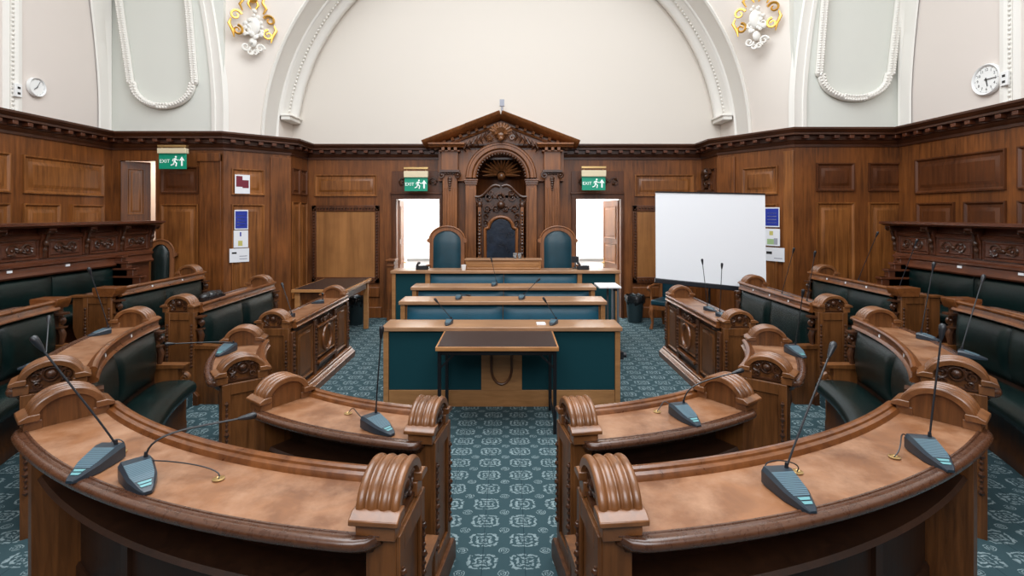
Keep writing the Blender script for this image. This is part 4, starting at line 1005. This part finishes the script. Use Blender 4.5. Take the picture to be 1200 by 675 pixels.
# ------------------------------------------------------------------ central niche with pediment
t = thing('pedimented_niche', 'carved oak niche with fluted pilasters and pediment in the middle back wall', 'niche', (XC, 10.0, 0))
F = lambda x, z, d=0: Vector((XC+x, YB-d, z))     # d towards the room
SP = 2.80
arc = lambda R, n=24: [(R*math.cos(PI*i/n), SP+R*math.sin(PI*i/n)) for i in range(n+1)]
m = MB(); m.prism([(1.24, 2.74), (1.24, 3.44), (-1.24, 3.44), (-1.24, 2.74), (-.60, 2.74)] + [(-x, z) for x, z in arc(.60)] + [(.60, 2.74)], F, -.0, .16); m.build('spandrel', 'niche_wood', t)
for sg in (-1, 1):
    m = MB(); a, b_ = sorted((sg*NX, sg*.70)); m.box(a, b_, .45, 2.70, 0, .24, F=F); m.box(a+.05, b_-.05, .6, 2.6, .24, .25, F=F); m.build('pier', 'niche_wood', t, bevel=.006)
    m = MB(); m.box(a-.02, b_+.03, 2.70, 2.74, 0, .28, F=F); m.box(a-.01, b_+.02, 2.66, 2.70, 0, .26, F=F); m.box(a-.03, b_+.04, 2.74, 2.77, 0, .30, F=F); m.build('impost', 'rail_wood', t, bevel=.006)
    m = MB(); c = sg*1.0; m.box(c-.14, c+.14, .0, 2.92, 0, .30, F=F)
    for k in range(5): m.tube([F(c-.10+.05*k, 1.05, .30), F(c-.10+.05*k, 2.6, .30)], .013, 6)
    m.box(c-.17, c+.17, .0, .9, 0, .34, F=F); m.box(c-.19, c+.19, .9, .96, 0, .36, F=F)
    pil = m.build('pilaster', 'niche_wood', t, bevel=.004)
    m = MB(); m.box(c-.19, c+.19, 2.90, 2.945, 0, .38, F=F)
    for q in (-1, 1): spiral(m, lambda u, v, d=0: F(c+u, v, .34+d), q*.155, 2.845, .062, .012, PI/2, -q*1.6, .022, .012, 20); m.ball(F(c+q*.155, 2.845, .34), .03, 8, 6)
    for k in range(4): m.ball(F(c-.075+.05*k, 2.87, .335), .022, 6, 4)
    for k in range(6): m.ball(F(c, 2.78-.045*k, .315), .045-.005*k, 7, 5, (1.1, .6, .8))
    m.build('capital', 'carved', pil)
    m = MB(); m.box(c-.16, c+.16, 2.945, 3.30, 0, .32, F=F); m.box(c-.20, c+.20, 3.30, 3.33, 0, .36, F=F)
    for k in range(3): m.box(c-.15+.12*k, c-.09+.12*k, 3.32, 3.38, .2, .42, F=F)
    lo, hi = sorted((sg*.70, sg*1.40))
    m.prism([(0, 3.38), (.42, 3.38), (.44, 3.41), (.48, 3.43), (.48, 3.46), (0, 3.46)], lambda n, z, x: F(x, z, n), lo, hi); m.build('entablature', 'niche_wood', t, bevel=.004)
# archivolt
for nm, r0, r1, d in (('archivolt', .56, .70, .28), ('archivolt', .485, .57, .22)):
    m = MB(); ps = [(r1, 0), (r1, d-.03), (r1-.02, d), (r1-.05, d), (r1-.06, d-.015), (r0+.02, d-.015), (r0, d-.04), (r0, -.0)]
    m.sweep([(lambda r, n, a=PI*i/32: F(r*math.cos(a), SP+r*math.sin(a), n)) for i in range(33)], ps); m.build(nm, 'niche_wood', t)
m = MB()
for i in range(25): a = PI*(i+.5)/25; m.ball(F(.478*math.cos(a), SP+.478*math.sin(a), .18), .030, 7, 5)
m.build('scalloped_edge', 'carved', t)
# pediment
AP, BZ, HW = 4.00, 3.43, 1.50
m = MB(); m.prism([(-1.46, BZ), (1.46, BZ), (0, AP+.01)], F, .0, .20); m.build('pediment_field', 'niche_wood', t)
for sg in (-1, 1):
    m = MB(); sl = Vector((-sg*HW, AP-BZ)).normalized(); nn = Vector((sg*abs(sl.y), abs(sl.x)))
    L = math.hypot(HW, AP-BZ)
    def G(u, v, d): return F(sg*HW - sg*abs(sl.x)*u + sg*abs(sl.y)*v*1.0, BZ + abs(sl.y)*u + abs(sl.x)*v, d)
    for (u0, u1, e) in ((-.0, L*.58, 0), (L*.56, L+.0, .03)):
        fr = [(lambda v, d, u=u: G(u, v, d)) for u in (u0, u1)]
        m.sweep(fr, [(-.06, 0), (-.06, .34+e), (-.02, .40+e), (.0, .44+e), (.03, .48+e), (.075, .50+e), (.075, 0)])
    rk = m.build('raking_cornice', 'niche_wood', t)
    m = MB()
    for k in range(7):
        u = L*(.12+.105*k); fr = [(lambda v, d, uu=uu: G(uu, v, d)) for uu in (u, u+.06)]; m.sweep(fr, [(-.115, .2), (-.115, .34), (-.06, .36), (-.06, .2)])
    fr = [(lambda v, d, uu=uu: G(uu, v, d)) for uu in (.15, L-.12)]; m.sweep(fr, [(-.16, .18), (-.16, .26), (-.12, .28), (-.12, .18)])
    m.build('dentils', 'rail_wood', rk)
m = MB(); c0 = (0, 3.70); F0 = F; F = lambda x, z, d=0: F0(x*1.3, 3.70+(z-3.70)*1.22-.04, d+.14)
for k in range(11):
    a = PI*(k)/10; ra = .16 if 0 < k < 10 else .12
    m.tube([F(.03*math.cos(a), 3.66+.02*math.sin(a), .28), F(.6*ra*math.cos(a), 3.68+.6*ra*math.sin(a), .33), F(ra*1.05*math.cos(a), 3.69+ra*1.0*math.sin(a), .28)], [.015, .034, .028], 7)
m.ball(F(0, 3.67, .26), .10, 10, 8, (1.3, .5, .8)); m.ball(F(0, 3.60, .30), .05, 8, 6)
for sg in (-1, 1):
    spiral(m, lambda u, v, d=0: F(u, v, .20+d), sg*.17, 3.63, .045, .012, 0, sg*1.3, .02, .012, 14)
m.build('shell_cartouche', 'hood', t)
m = MB()
for sg in (-1, 1):
    for k in range(6):
        x = .22+.062*k; z = 3.70-.035*k; m.tube([F(sg*(x-.05), z+.02-.02*k, .2), F(sg*(x-.01), z+.0, .26), F(sg*(x+.02), z-.07, .26), F(sg*(x-.01), z-.13, .22)], [.012, .03, .028, .008], 6)
m.build('acanthus_leaves', 'carved', t); F = F0
# niche interior: concave back with rayed half dome
m = MB(); m.box(XC-.62, XC+.62, 10.95, 11.0, 0, 3.5); m.box(XC-.62, XC-.57, YB+.1, 11.0, 0, 3.5); m.box(XC+.57, XC+.62, YB+.1, 11.0, 0, 3.5); m.box(XC-.62, XC+.62, YB+.1, 11.0, 3.45, 3.5); m.build('niche_light_block', 'panel_dark', t)  # unseen box added behind the niche to block light leaking from the hall
m = MB(); n = 28; R = NX; dep = .46
cur = [(R*math.cos(PI*i/n), -.0 - dep*math.sin(PI*i/n)) for i in range(n+1)]
m.grid([[F(x, z, d) for x, d in cur] for z in (.4, SP)]); m.build('niche_back', 'panel_dark', t)
m = MB(); P = []
for j in range(15):
    el = PI/2*j/14; row = []
    for i in range(97):
        a = PI*i/96; fl = 1 - .07*abs(math.sin(a*12))*(1-.6*(1-math.cos(el)))
        # a sweeps the front arch, el goes from the front edge to the back focus
        r = R*math.cos(el)*fl; row.append(F(r*math.cos(a), SP + r*math.sin(a), -dep*math.sin(el)))
    P.append(row)
m.grid(P); m.build('shell_hood', 'carved', t, angle=60)
m = MB()
for k in range(15):
    a = PI*(k+.5)/15; r = .38 + .05*(k % 2); m.tube([F(.10*math.cos(a), SP+.08+.10*math.sin(a), -.20), F(.6*r*math.cos(a), SP+.05+.6*r*math.sin(a), -.10), F(r*math.cos(a), SP+.02+r*math.sin(a), -.02)], [.025, .030, .008], 6)
m.ball(F(0, SP+.06, -.22), .09, 10, 8); m.build('sunburst', 'hood', t)
m = MB(); p = F(.02, 4.16, .30); m.box(p.x-.045, p.x+.045, p.y-.03, p.y+.03, p.z+.03, p.z+.16); m.box(p.x-.012, p.x+.012, p.y-.036, p.y-.028, p.z+.06, p.z+.13); m.tube([(p.x, p.y, p.z-.06), (p.x, p.y, p.z+.03)], .02, 8)
o = m.build('sensor_box', 'paper_grey', org=(p.x, p.y, p.z-.06)); tag(o, 'small white sensor box standing on the peak of the pediment', 'sensor')

# ------------------------------------------------------------------ upper plaster
ZT = 7.9
struct('wall_left_upper', wall_box(MB(), (XL, -2.6), (XL, YL), ZC, ZT), 'pink_plaster')
struct('wall_right_upper', wall_box(MB(), (XR, YR), (XR, -2.6), ZC, ZT), 'pink_plaster')
struct('wall_back_left_upper', wall_box(MB(), (XL, YL), (-4.84, YL), ZC, ZT), 'green_plaster')
struct('wall_back_right_upper', wall_box(MB(), (4.66, YR), (XR, YR), ZC, ZT), 'green_plaster')
struct('wall_back_upper', MB().box(-5.3, 5.3, YB, YB+.15, ZC-.02, ZT+.6), 'lunette')
# great arch: outer ring in plane y=9.2, splayed back to the lunette
RA, ZA, YA = 4.40, 3.4, 9.2
prof = [(RA, YA), (RA-.0, YA-.03), (RA-.03, YA-.04), (RA-.05, YA), (RA-.015, YA+.06), (RA-.03, YA+.50), (RA-.06, YA+.52)]
def ringpt(r, y, a, zc=ZA): return Vector((-.02 + r*math.cos(a), y, zc + r*math.sin(a)))
N = 72; m = MB()
m.grid([[ringpt(r, y, PI*i/N) for r, y in prof] for i in range(N+1)])
struct('trim_5', m, 'white_plaster', angle=30)
# inner relief band
m = MB(); pr2 = [(4.345, 9.70), (4.345, 9.73), (4.31, 9.75), (4.30, 9.80), (4.275, 9.86), (4.25, 9.95), (4.265, 10.0), (4.22, 10.05), (4.17, 10.08), (4.14, 10.14), (4.16, 10.20), (4.20, 10.32)]
a0 = math.asin((3.98-3.47)/4.25)
m.grid([[ringpt(r, y, a0+(PI-2*a0)*i/N, 3.47) for r, y in pr2] for i in range(N+1)]); bt = struct('trim_6', m, 'white_plaster', angle=50)
m = MB(); K = 170
for i in range(K):
    a = a0+(PI-2*a0)*(i+.5)/K; m.ball(ringpt(4.255, 9.93, a, 3.47), .026, 6, 4)
m.build('bead_moulding', 'white_plaster', bt)
for sg in (-1, 1):
    m = MB(); c = -.02+sg*4.21; m.box(c-.09, c+.09, 9.74, 10.25, 3.88, 3.98); m.box(c-.12, c+.12, 9.72, 10.27, 3.95, 3.99); m.build('arch_foot', 'white_plaster', bt, bevel=.015)
    m = MB(); c = -.02+sg*4.30; m.grid([[Vector((-.02+sg*r, y, z)) for r, y in ((4.40, 9.7), (4.33, 9.75), (4.30, 10.3))] for z in (ZC-.02, 4.0)]); m.build('arch_reveal', 'cream', bt)
# pendentives between the side bays and the great arch
for sg, X0_, Y0_, nm in ((-1, -4.84, YL, 'left'), (1, 4.66, YR, 'right')):
    m = MB(); P = []
    for k in range(41):
        z = ZC-.02 + (ZA+RA-.02-ZC)*(k/40); z = min(z, ZA+RA-.001)
        xr = math.sqrt(max(0, RA**2-(z-ZA)**2)); b_ = Vector((-.02+sg*xr, YA, z))
        tt = max(0, (z-3.9)/1.9); a = Vector((X0_ + sg*.22*tt**1.6, Y0_, z)); P.append([a + (b_-a)*i/8 for i in range(9)])
    m.grid(P); struct('wall_pendentive_' + nm, m, 'cream', angle=60)
    # soft rib along the bay edge
    m = MB(); rib = []
    for k in range(31):
        z = ZC-.02 + 3.6*k/30; tt = max(0, (z-3.9)/1.9); rib.append([Vector((X0_ + sg*(.22*tt**1.6 + o1), Y0_ + o2, z)) for o1, o2 in ((.20, .01), (.19, -.03), (.13, -.035), (.12, -.02), (.02, -.02), (-.01, -.03), (-.06, .05))])
    m.grid(rib); struct('trim_7' if sg < 0 else 'trim_8', m, 'white_plaster', angle=30)
    # rib in the corner with the side wall
    XW, = ((XL,) if sg < 0 else (XR,))
    m = MB(); rib = []
    for k in range(31):
        z = ZC-.02 + 3.6*k/30; tt = max(0, (z-3.9)/1.9); o = .22*tt**1.5
        rib.append([Vector((XW - sg*0.02, Y0_-.30-o, z)), Vector((XW - sg*.04, Y0_-.28-o, z)), Vector((XW - sg*.05, Y0_-.12-o*.8, z)), Vector((XW - sg*.03, Y0_-.10-o*.6, z)), Vector((XW - sg*.05, Y0_-.06, z)), Vector((XW-sg*.0, Y0_-.0, z))])
    m.grid(rib); struct('trim_9' if sg < 0 else 'trim_10', m, 'white_plaster', angle=30)
# rope moulded garlands on the two bays
def garland(name, pts_px, y, sg):
    P = [at_d(px, py, y) for px, py in pts_px]
    m = MB()
    Q = []
    for p, q in zip(P, P[1:]):
        k = max(1, int((q-p).length/.02)); Q += [p + (q-p)*i/k for i in range(k)]
    Q.append(P[-1]); off = Vector((0, -.03, 0))
    m.tube([q + off for q in Q], .055, 8)
    L = 0
    for i in range(0, len(Q), 2):
        for e in (-.03, .03): m.ball(Q[i] + Vector((e*(1 if abs((Q[min(i+1,len(Q)-1)]-Q[i-1]).z) > .01 else 0), -.07, e*(0 if abs((Q[min(i+1,len(Q)-1)]-Q[i-1]).z) > .01 else 1))), .024, 6, 4)
    return m
def ushape(xl0, xl1, xr0, xr1, yj, yb):
    pts = [(xl0 + (xl1-xl0)*i/8, -90 + (yj+90)*i/8) for i in range(9)]
    c = (xl1+xr1)/2; w = (xr1-xl1)/2-3
    pts += [(c - w*math.cos(PI*i/16), yj+2 + (yb-yj-2)*math.sin(PI*i/16)) for i in range(17)]
    pts += [(xr1 + (xr0-xr1)*i/8, yj - (yj+90)*i/8) for i in range(9)]
    return pts
struct('trim_11', garland('l', ushape(128, 155, 214, 230, 97, 125), YL-.02, -1), 'white_plaster', angle=60)
struct('trim_12', garland('r', ushape(972, 958, 1062, 1042, 87, 116), YR-.02, 1), 'white_plaster', angle=60)
# upright moulded bands of the side lunettes
for nm, xw, y0, sg in (('trim_13', XL, 6.85, 1), ('trim_14', XR, 6.32, -1)):
    m = MB()
    prof = [(0, 0), (.03, .02), (.05, .05), (.03, .08), (.03, .14), (.055, .17), (.055, .22), (.02, .25), (0, .27)]
    m.sweep([(lambda n, a, z=z: Vector((xw + sg*n, y0+a, z))) for z in (ZC, 7.5)], prof); o = struct(nm, m, 'white_plaster', angle=30)
    m = MB()
    for k in range(60): z = ZC+.05+.06*k; m.ball((xw+sg*.035, y0+.11, z), .02, 6, 4)
    m.build('bead_moulding', 'white_plaster', o)
# gilded cartouches on the pendentives
def cartouche(label, px, py, d, k, sg, nrm):
    c = at_d(px, py, d); u = Vector((1, 0, 0)) - Vector(nrm)*Vector(nrm).x; u.normalize(); v = Vector((0,0,1)); n = Vector(nrm)
    F = lambda a, b, e=0: c + u*a*k + v*b*k + n*(e*k+.02)
    t = thing('plaster_cartouche', label, 'ornament', c, 'gilded plaster ornaments on the upper wall')
    m = MB(); rnd = random.Random(3 if sg < 0 else 4)
    m.ball(F(0, .05, .02), .16*k, 12, 8, (1, .45, 1.3)); m.ball(F(0, -.30, .01), .09*k, 10, 6, (1, .5, 1.2))
    for i in range(22):
        a = rnd.random()*2*PI; r = .08+.16*rnd.random(); m.ball(F(r*math.cos(a)*.8, .02+r*math.sin(a)*1.5, .06), (.03+.03*rnd.random())*k, 7, 5, (1, .7, 1))
    for q in (-1, 1):
        spiral(m, F, q*.14, -.42, .09, .02, 0, q*1.3, .03*k, .015*k, 14, .03); spiral(m, F, q*.05, -.52, .06, .02, 0, q*1.3, .025*k, .012*k, 14, .03)
        spiral(m, F, q*.12, -.06, .10, .03, PI/2, q*1.2, .03*k, .015*k, 14, .05)
    m.build('plaster_flowers', 'white_plaster', t)
    m = MB()
    for q in (-1, 1):
        spiral(m, F, q*.33, .22, .12, .03, PI*.9 if q > 0 else PI*.1, -q*1.15, .032*k, .015*k, 18, .04)
        spiral(m, F, q*.30, -.10, .11, .03, PI/2, q*1.25, .032*k, .015*k, 18, .05)
        m.tube([F(q*.20, .34, .04), F(q*.26, .46, .06), F(q*.19, .58, .05), F(q*.22, .74, .04), F(q*.15, .86, .03)], [.015*k, .03*k, .03*k, .026*k, .01*k], 7)
        m.tube([F(q*.42, .14, .03), F(q*.46, .02, .05), F(q*.38, -.14, .04), F(q*.36, -.26, .03)], [.015*k, .035*k, .032*k, .01*k], 7)
        m.tube([F(q*.06, .62, .05), F(q*.10, .50, .06), F(q*.04, .40, .05)], [.02*k, .03*k, .012*k], 7)
    m.ball(F(0, .62, .05), .10*k, 10, 7, (1, .6, .8)); m.build('gilt_scrolls', 'gold', t)
cartouche('gilded white plaster cartouche on the upper wall left of the great arch', 296, 34, 8.92, .80, -1, Vector((.55, -.83, 0)).normalized())
cartouche('gilded white plaster cartouche on the upper wall right of the great arch', 887, 26, 8.72, .80, 1, Vector((-.55, -.83, 0)).normalized())
# ceiling with roof light
SX, SY0, SY1 = 3.6, .2, 7.6
m = MB(); zc = 8.4
m.box(XL-.2, -SX, -2.8, 11, zc, zc+.15); m.box(SX, XR+.2, -2.8, 11, zc, zc+.15); m.box(-SX, SX, -2.8, SY0, zc, zc+.15); m.box(-SX, SX, SY1, 11, zc, zc+.15)
struct('ceiling', m, 'cream')
struct('wall_rear_upper', MB().box(XL-.1, -4.4, -2.75, -2.6, 3.3, zc).box(4.2, XR+.1, -2.75, -2.6, 3.3, zc).box(-4.4, 4.2, -2.75, -2.6, 7.2, zc), 'cream')
for a, b_, y0, y1 in ((XL-.15, XL, -2.7, YL), (XR, XR+.15, -2.7, YR)): struct('wall_left_top' if a < 0 else 'wall_right_top', MB().box(a, b_, y0, y1, ZT, zc), 'cream')
struct('wall_back_top', MB().box(-7, 7, 8.9, 9.0, 7.75, zc), 'cream')
# hall behind the doors
m = MB(); m.box(-4.4, 4.4, 13.0, 13.1, 0, 3.4); m.box(-4.4, 4.4, YB+.2, 13.1, 3.3, 3.4); m.box(-4.5, -4.4, YB+.2, 13.1, 0, 3.4); m.box(4.4, 4.5, YB+.2, 13.1, 0, 3.4)
struct('wall_hall', m, 'hall')
m = MB()
for x in (-2.6, -1.95, 1.75, 2.45): m.box(x-.04, x+.04, 12.93, 13.0, 0, 3.3)
m.box(-4.4, 4.4, 12.95, 13.0, .95, 1.03); m.box(-4.4, 4.4, 12.95, 13.0, 0, .2); struct('trim_15', m, 'white')
struct('wall_lobby', MB().box(-7.6, -4.95, 10.2, 10.3, 0, 3.4).box(-7.6, -7.5, YL+.14, 10.3, 0, 3.4).box(-7.6, -4.95, YL+.14, 10.3, 3.35, 3.4), 'hall_pink')

# ------------------------------------------------------------------ signs, clocks, notices, screen
def exit_sign(label, x0, y0, x1, y1, ytop, d, rzn=0):
    a = at_d(x0, y1, d); b_ = at_d(x1, y0, d); w = b_.x-a.x; h = b_.z-a.z; c = Vector(((a.x+b_.x)/2, d, a.z))
    t = thing('exit_sign', label, 'sign', c, 'green exit signs')
    F = plane_frame((c.x - w/2, d, a.z), (1,0,0), (0,0,1))
    m = MB(); m.box(0, w, 0, h, -.02, .0, F=F); o = m.build('sign_plate', 'exit_green', t, bevel=.002)
    zt = at_d(0, ytop, d).z - a.z
    m = MB(); m.box(-.01, w+.01, h, h+(zt-h)*.62, -.06, .03, F=F); m.build('lamp_housing', 'fitting', t, bevel=.006)
    m = MB(); m.box(-.01, w+.01, zt-.035, zt, -.05, .02, F=F)
    for q in (.04, w-.04): m.tube([F(q, h+(zt-h)*.5, -.02), F(q, zt, -.02)], .007, 6)
    m.build('hanger', 'brass', t)
    text_mesh('EXIT', h*.33, F.m @ Matrix.Translation((w*.22, h*.5, .0015)), 'exit_white', 'lettering', o)
    m = MB(); G = lambda u, v: F(w*.60 + u*h, h*.5 + v*h, .002)
    def limb(pts, r): m.tube([G(*p) for p in pts], r*h, 6)
    m.ball(G(.05, .29), .065*h, 8, 6, (1, .15, 1))
    limb([(.03, .20), (-.04, -.02)], .06); limb([(-.04, -.02), (.10, -.12), (.06, -.33)], .042); limb([(-.04, -.02), (-.10, -.20), (-.26, -.26)], .042)
    limb([(.03, .18), (.14, .06), (.24, .10)], .03); limb([(.02, .18), (-.12, .14), (-.16, .0)], .03); m.build('running_figure', 'exit_white', o)
    m = MB(); ax = w*.85
    m.add([F(ax-.055*h, h*.2, .002), F(ax+.055*h, h*.2, .002), F(ax+.055*h, h*.6, .002), F(ax-.055*h, h*.6, .002)], [(0,1,2,3)])
    m.add([F(ax-.19*h, h*.52, .002), F(ax, h*.82, .002), F(ax+.19*h, h*.52, .002), F(ax, h*.58, .002)], [(0,1,3), (1,2,3)]); m.build('arrow', 'exit_white', o)
exit_sign('green exit sign with running figure hanging beside the door at the far left', 186, 180, 218, 198, 170, YL-.35)
exit_sign('green exit sign hanging above the left bright doorway', 474, 208, 501, 224, 196, YB-.45)
exit_sign('green exit sign hanging above the right bright doorway', 682, 207, 709.5, 223, 195, YB-.45)
def clock(label, px, py, xw, R, sg, y, z, hr, mn, numerals):
    c = Vector((xw, y, z)); t = thing('wall_clock', label, 'clock', c, 'round wall clocks')
    u = Vector((0, sg*1.0, 0)); F = plane_frame(c, u, (0,0,1)); nx = F(0, 0, 1)-F(0, 0, 0)
    if nx.x * (-1 if xw > 0 else 1) < 0: F0 = F; u = -u; F = plane_frame(c, u, (0,0,1))
    n = 40; m = MB(); prof = [(R*.9, 0), (R, .01), (R, .045), (R*.95, .06), (R*.88, .05), (R*.87, .035)]
    P = [[F(r*math.cos(2*PI*i/n), r*math.sin(2*PI*i/n), d) for r, d in prof] for i in range(n+1)]; m.grid(P); m.build('rim', 'white', t, angle=30)
    m = MB(); m.prism([(R*.89*math.cos(2*PI*i/n), R*.89*math.sin(2*PI*i/n)) for i in range(n)], F, .0, .036); fc = m.build('face', 'clockface', t)
    m = MB()
    for k in range(60):
        a = 2*PI*k/60; r0 = R*(.76 if k % 5 == 0 else .80); wd = R*(.018 if k % 5 == 0 else .007); e = Vector((math.cos(a), math.sin(a))); p = Vector((-e.y, e.x))
        m.add([F(*(e*r0 - p*wd), .0375), F(*(e*r0 + p*wd), .0375), F(*(e*R*.84 + p*wd), .0375), F(*(e*R*.84 - p*wd), .0375)], [(0,1,2,3)])
    m.build('minute_marks', 'ink', fc)
    if numerals:
        for k in range(1, 13):
            a = PI/2 - 2*PI*k/12; text_mesh(str(k), R*.24, F.m @ Matrix.Translation((R*.62*math.cos(a), R*.62*math.sin(a), .037)), 'ink', 'numeral', fc)
    for nm, ang, L, wd in (('hour_hand', hr, .45, .035), ('minute_hand', mn, .70, .025)):
        a = PI/2 - ang; e = Vector((math.cos(a), math.sin(a))); p = Vector((-e.y, e.x)); m = MB()
        m.prism([tuple(-e*R*.12 - p*R*wd), tuple(-e*R*.12 + p*R*wd), tuple(e*R*L + p*R*wd*.6), tuple(e*R*L - p*R*wd*.6)], F, .042, .046); m.build(nm, 'ink', t)
clock('small round white wall clock high on the far left wall', 40, 102, XL, .135, 1, 7.31, 3.90, 2*PI*7.6/12, 2*PI*.08, False)
clock('large round white wall clock with black hands high on the far right wall', 1159, 94, XR, .205, -1, 6.74, 3.86, 2*PI*5.6/12, 2*PI*.25, True)
for lab, c, sg in (('small white socket box beside the left wall clock', Vector((XL+.045, 7.0, 3.78)), 1), ('small white socket box beside the right wall clock', Vector((XR-.045, 6.46, 3.80)), -1)):
    m = MB(); m.box(c.x, c.x+sg*.035, c.y-.05, c.y+.05, c.z-.09, c.z+.09); b_ = m.build('socket_box', 'white', org=c, bevel=.006); tag(b_, lab, 'socket', 'socket boxes by the clocks')
    m = MB()
    for q in (-.04, .035): m.box(c.x+sg*.035, c.x+sg*.038, c.y-.02, c.y+.02, c.z+q-.015, c.z+q+.015)
    m.build('switch', 'ink', b_)
def notice(name, label, F, a0, a1, z0, z1, n, blocks, base='paper', cat='notice'):
    c = F((a0+a1)/2, z0, n); m = MB(); m.box(a0, a1, z0, z1, n, n+.004, F=F); o = m.build(name, base, org=c); tag(o, label, cat, 'paper notices on the panelling')
    for (u0, v0, u1, v1, mt) in blocks:
        mm = MB(); A = lambda u: a0+(a1-a0)*u; B = lambda v: z0+(z1-z0)*v
        mm.add([F(A(u0), B(v0), n+.0052), F(A(u1), B(v0), n+.0052), F(A(u1), B(v1), n+.0052), F(A(u0), B(v1), n+.0052)], [(0,1,2,3)]); mm.build('print', mt, o)
def ray_on(F, px, py):
    o = F(0,0,0); n = F(0,0,1)-o; c = Vector((CAMX, 0, CAMZ)); d = at_d(px, py, 1)-c; t_ = (o-c).dot(n)/d.dot(n); p = c+d*t_ - o
    return p.dot(F(1,0,0)-o), p.z
def nb(F, x0, y0, x1, y1):
    a0, _ = ray_on(F, x0, y1); a1, _ = ray_on(F, x1, y0); xm = (x0+x1)/2; return a0, a1, ray_on(F, xm, y1)[1], ray_on(F, xm, y0)[1]
notice('poster', 'small white and maroon poster, uppermost notice on the left slanted panel', SLF, *nb(SLF, 274.5, 205, 292, 227), .036, [(.08, .36, .50, .93, 'paper_red'), (.50, .30, .92, .72, 'paper_red')])
a = nb(SLF, 274, 246, 290, 269)
notice('poster', 'blue poster above a column of white sheets on the left slanted panel', SLF, *a, .036, [(.06, .06, .94, .94, 'paper_blue')] + [(.18, .2+.16*k, .8, .24+.16*k, 'paper_grey') for k in range(4)])
notice('notice_sheet', 'white notice sheet directly under the blue poster on the left slanted panel', SLF, *nb(SLF, 273, 270, 290, 290), .036, [(.42, .66, .52, .9, 'paper_blue'), (.3, .1, .6, .4, 'paper_yellow')])
notice('notice_sheet', 'lowest white landscape sheet on the left slanted panel', SLF, *nb(SLF, 268, 291, 291, 307), .040, [(.12, .62, .36, .74, 'ink'), (.5, .2, .9, .26, 'paper_grey'), (.5, .4, .9, .46, 'paper_grey')])
notice('poster', 'blue poster beside the projection screen, uppermost on the right slanted panel', SRF, *nb(SRF, 897.5, 243, 915, 266), .036, [(.06, .06, .94, .94, 'paper_blue')] + [(.18, .2+.16*k, .8, .24+.16*k, 'paper_grey') for k in range(4)])
notice('notice_sheet', 'white sheet with small coloured print under the blue poster at right', SRF, *nb(SRF, 898, 268, 915.5, 288), .036, [(.3, .62, .55, .86, 'paper_yellow'), (.15, .08, .6, .4, 'paper_green'), (.6, .08, .85, .45, 'paper_grey')])
notice('notice_sheet', 'lowest white landscape sheet beside the projection screen at right', SRF, *nb(SRF, 897, 290, 921, 306), .040, [(.12, .5, .4, .7, 'ink'), (.5, .2, .9, .26, 'paper_grey')])
# projection screen on tripod
tl, tr, br, bl = at_d(768, 225.5, 8.0), at_d(896.5, 228, 7.75), at_d(898, 339, 7.75), at_d(768.5, 326, 8.0)
base = (bl+br)/2; base.z = 0
t = thing('projection_screen', 'large white projection screen on a tripod stand at the right', 'projection screen', base)
n = (tr-tl).cross(bl-tl).normalized()
if n.y > 0: n = -n
m = MB(); m.add([p + n*e for e in (0, -.006) for p in (tl, tr, br, bl)], [(0,1,2,3), (4,5,6,7), (0,1,5,4), (1,2,6,5), (2,3,7,6), (3,0,4,7)]); m.build('screen_sheet', 'screen', t)
m = MB(); dn = Vector((0, 0, -.055)); m.bar(bl + dn*.6 + (bl-br)*.01, br + dn*.6 + (br-bl)*.01, .07, .075); m.build('roller_case', 'black', t, bevel=.01)
m = MB(); m.bar(tl + Vector((0,0,.008)), tr + Vector((0,0,.008)), .02, .02); m.build('top_bar', 'steel', t)
mid = (bl+br)/2 - n*.05; m = MB(); m.tube([(mid.x, mid.y, .35), (mid.x, mid.y, (tl.z+tr.z)/2)], .016, 10); m.build('pole', 'steel', t)
for k in range(3):
    a = 2*PI*k/3+.5; m = MB(); m.tube([(mid.x, mid.y, .62), (mid.x+.30*math.cos(a), mid.y+.05+.30*math.sin(a), .012)], .012, 8); m.build('leg', 'steel', t)

# ------------------------------------------------------------------ light, camera, view
def area(name, loc, rot, sx, sy, power, col=(1,1,1)):
    l = bpy.data.lights.new(name, 'AREA'); l.shape = 'RECTANGLE'; l.size = sx; l.size_y = sy; l.energy = power; l.color = col
    o = bpy.data.objects.new(name, l); COL.objects.link(o); o.location = loc; o.rotation_euler = rot
    return o
area('roof_light', (0, 3.9, 8.38), (0, 0, 0), 7.0, 7.2, 1450, (.93, .97, 1.0))
area('rear_window_light', (-.1, -2.55, 5.3), (math.radians(78), 0, 0), 6.4, 2.6, 520, (.95, .97, 1.0))
area('hall_light', (0, 11.8, 3.25), (0, 0, 0), 8.0, 1.6, 800, (1, 1, 1))
area('lobby_light', (-6.3, 9.6, 3.3), (0, 0, 0), 1.6, .8, 60, (1, .95, .88))
wd = bpy.data.worlds.new('World'); scene.world = wd; wd.use_nodes = True
wd.node_tree.nodes['Background'].inputs[0].default_value = (.75, .85, 1, 1); wd.node_tree.nodes['Background'].inputs[1].default_value = .6
cam = bpy.data.cameras.new('Camera'); co_ = bpy.data.objects.new('Camera', cam); COL.objects.link(co_)
co_.location = (CAMX, 0, CAMZ); co_.rotation_euler = (PI/2, 0, 0)
cam.sensor_width = 36; cam.lens = 36*FPX/1200; cam.shift_x = (600-CX)/1200; cam.shift_y = -(337.5-HY)/1200; cam.clip_start = .05
scene.camera = co_
vs = scene.view_settings; vs.view_transform = 'Standard'; vs.look = 'None'; vs.gamma = 1; vs.use_curve_mapping = False; vs.exposure = -0.55
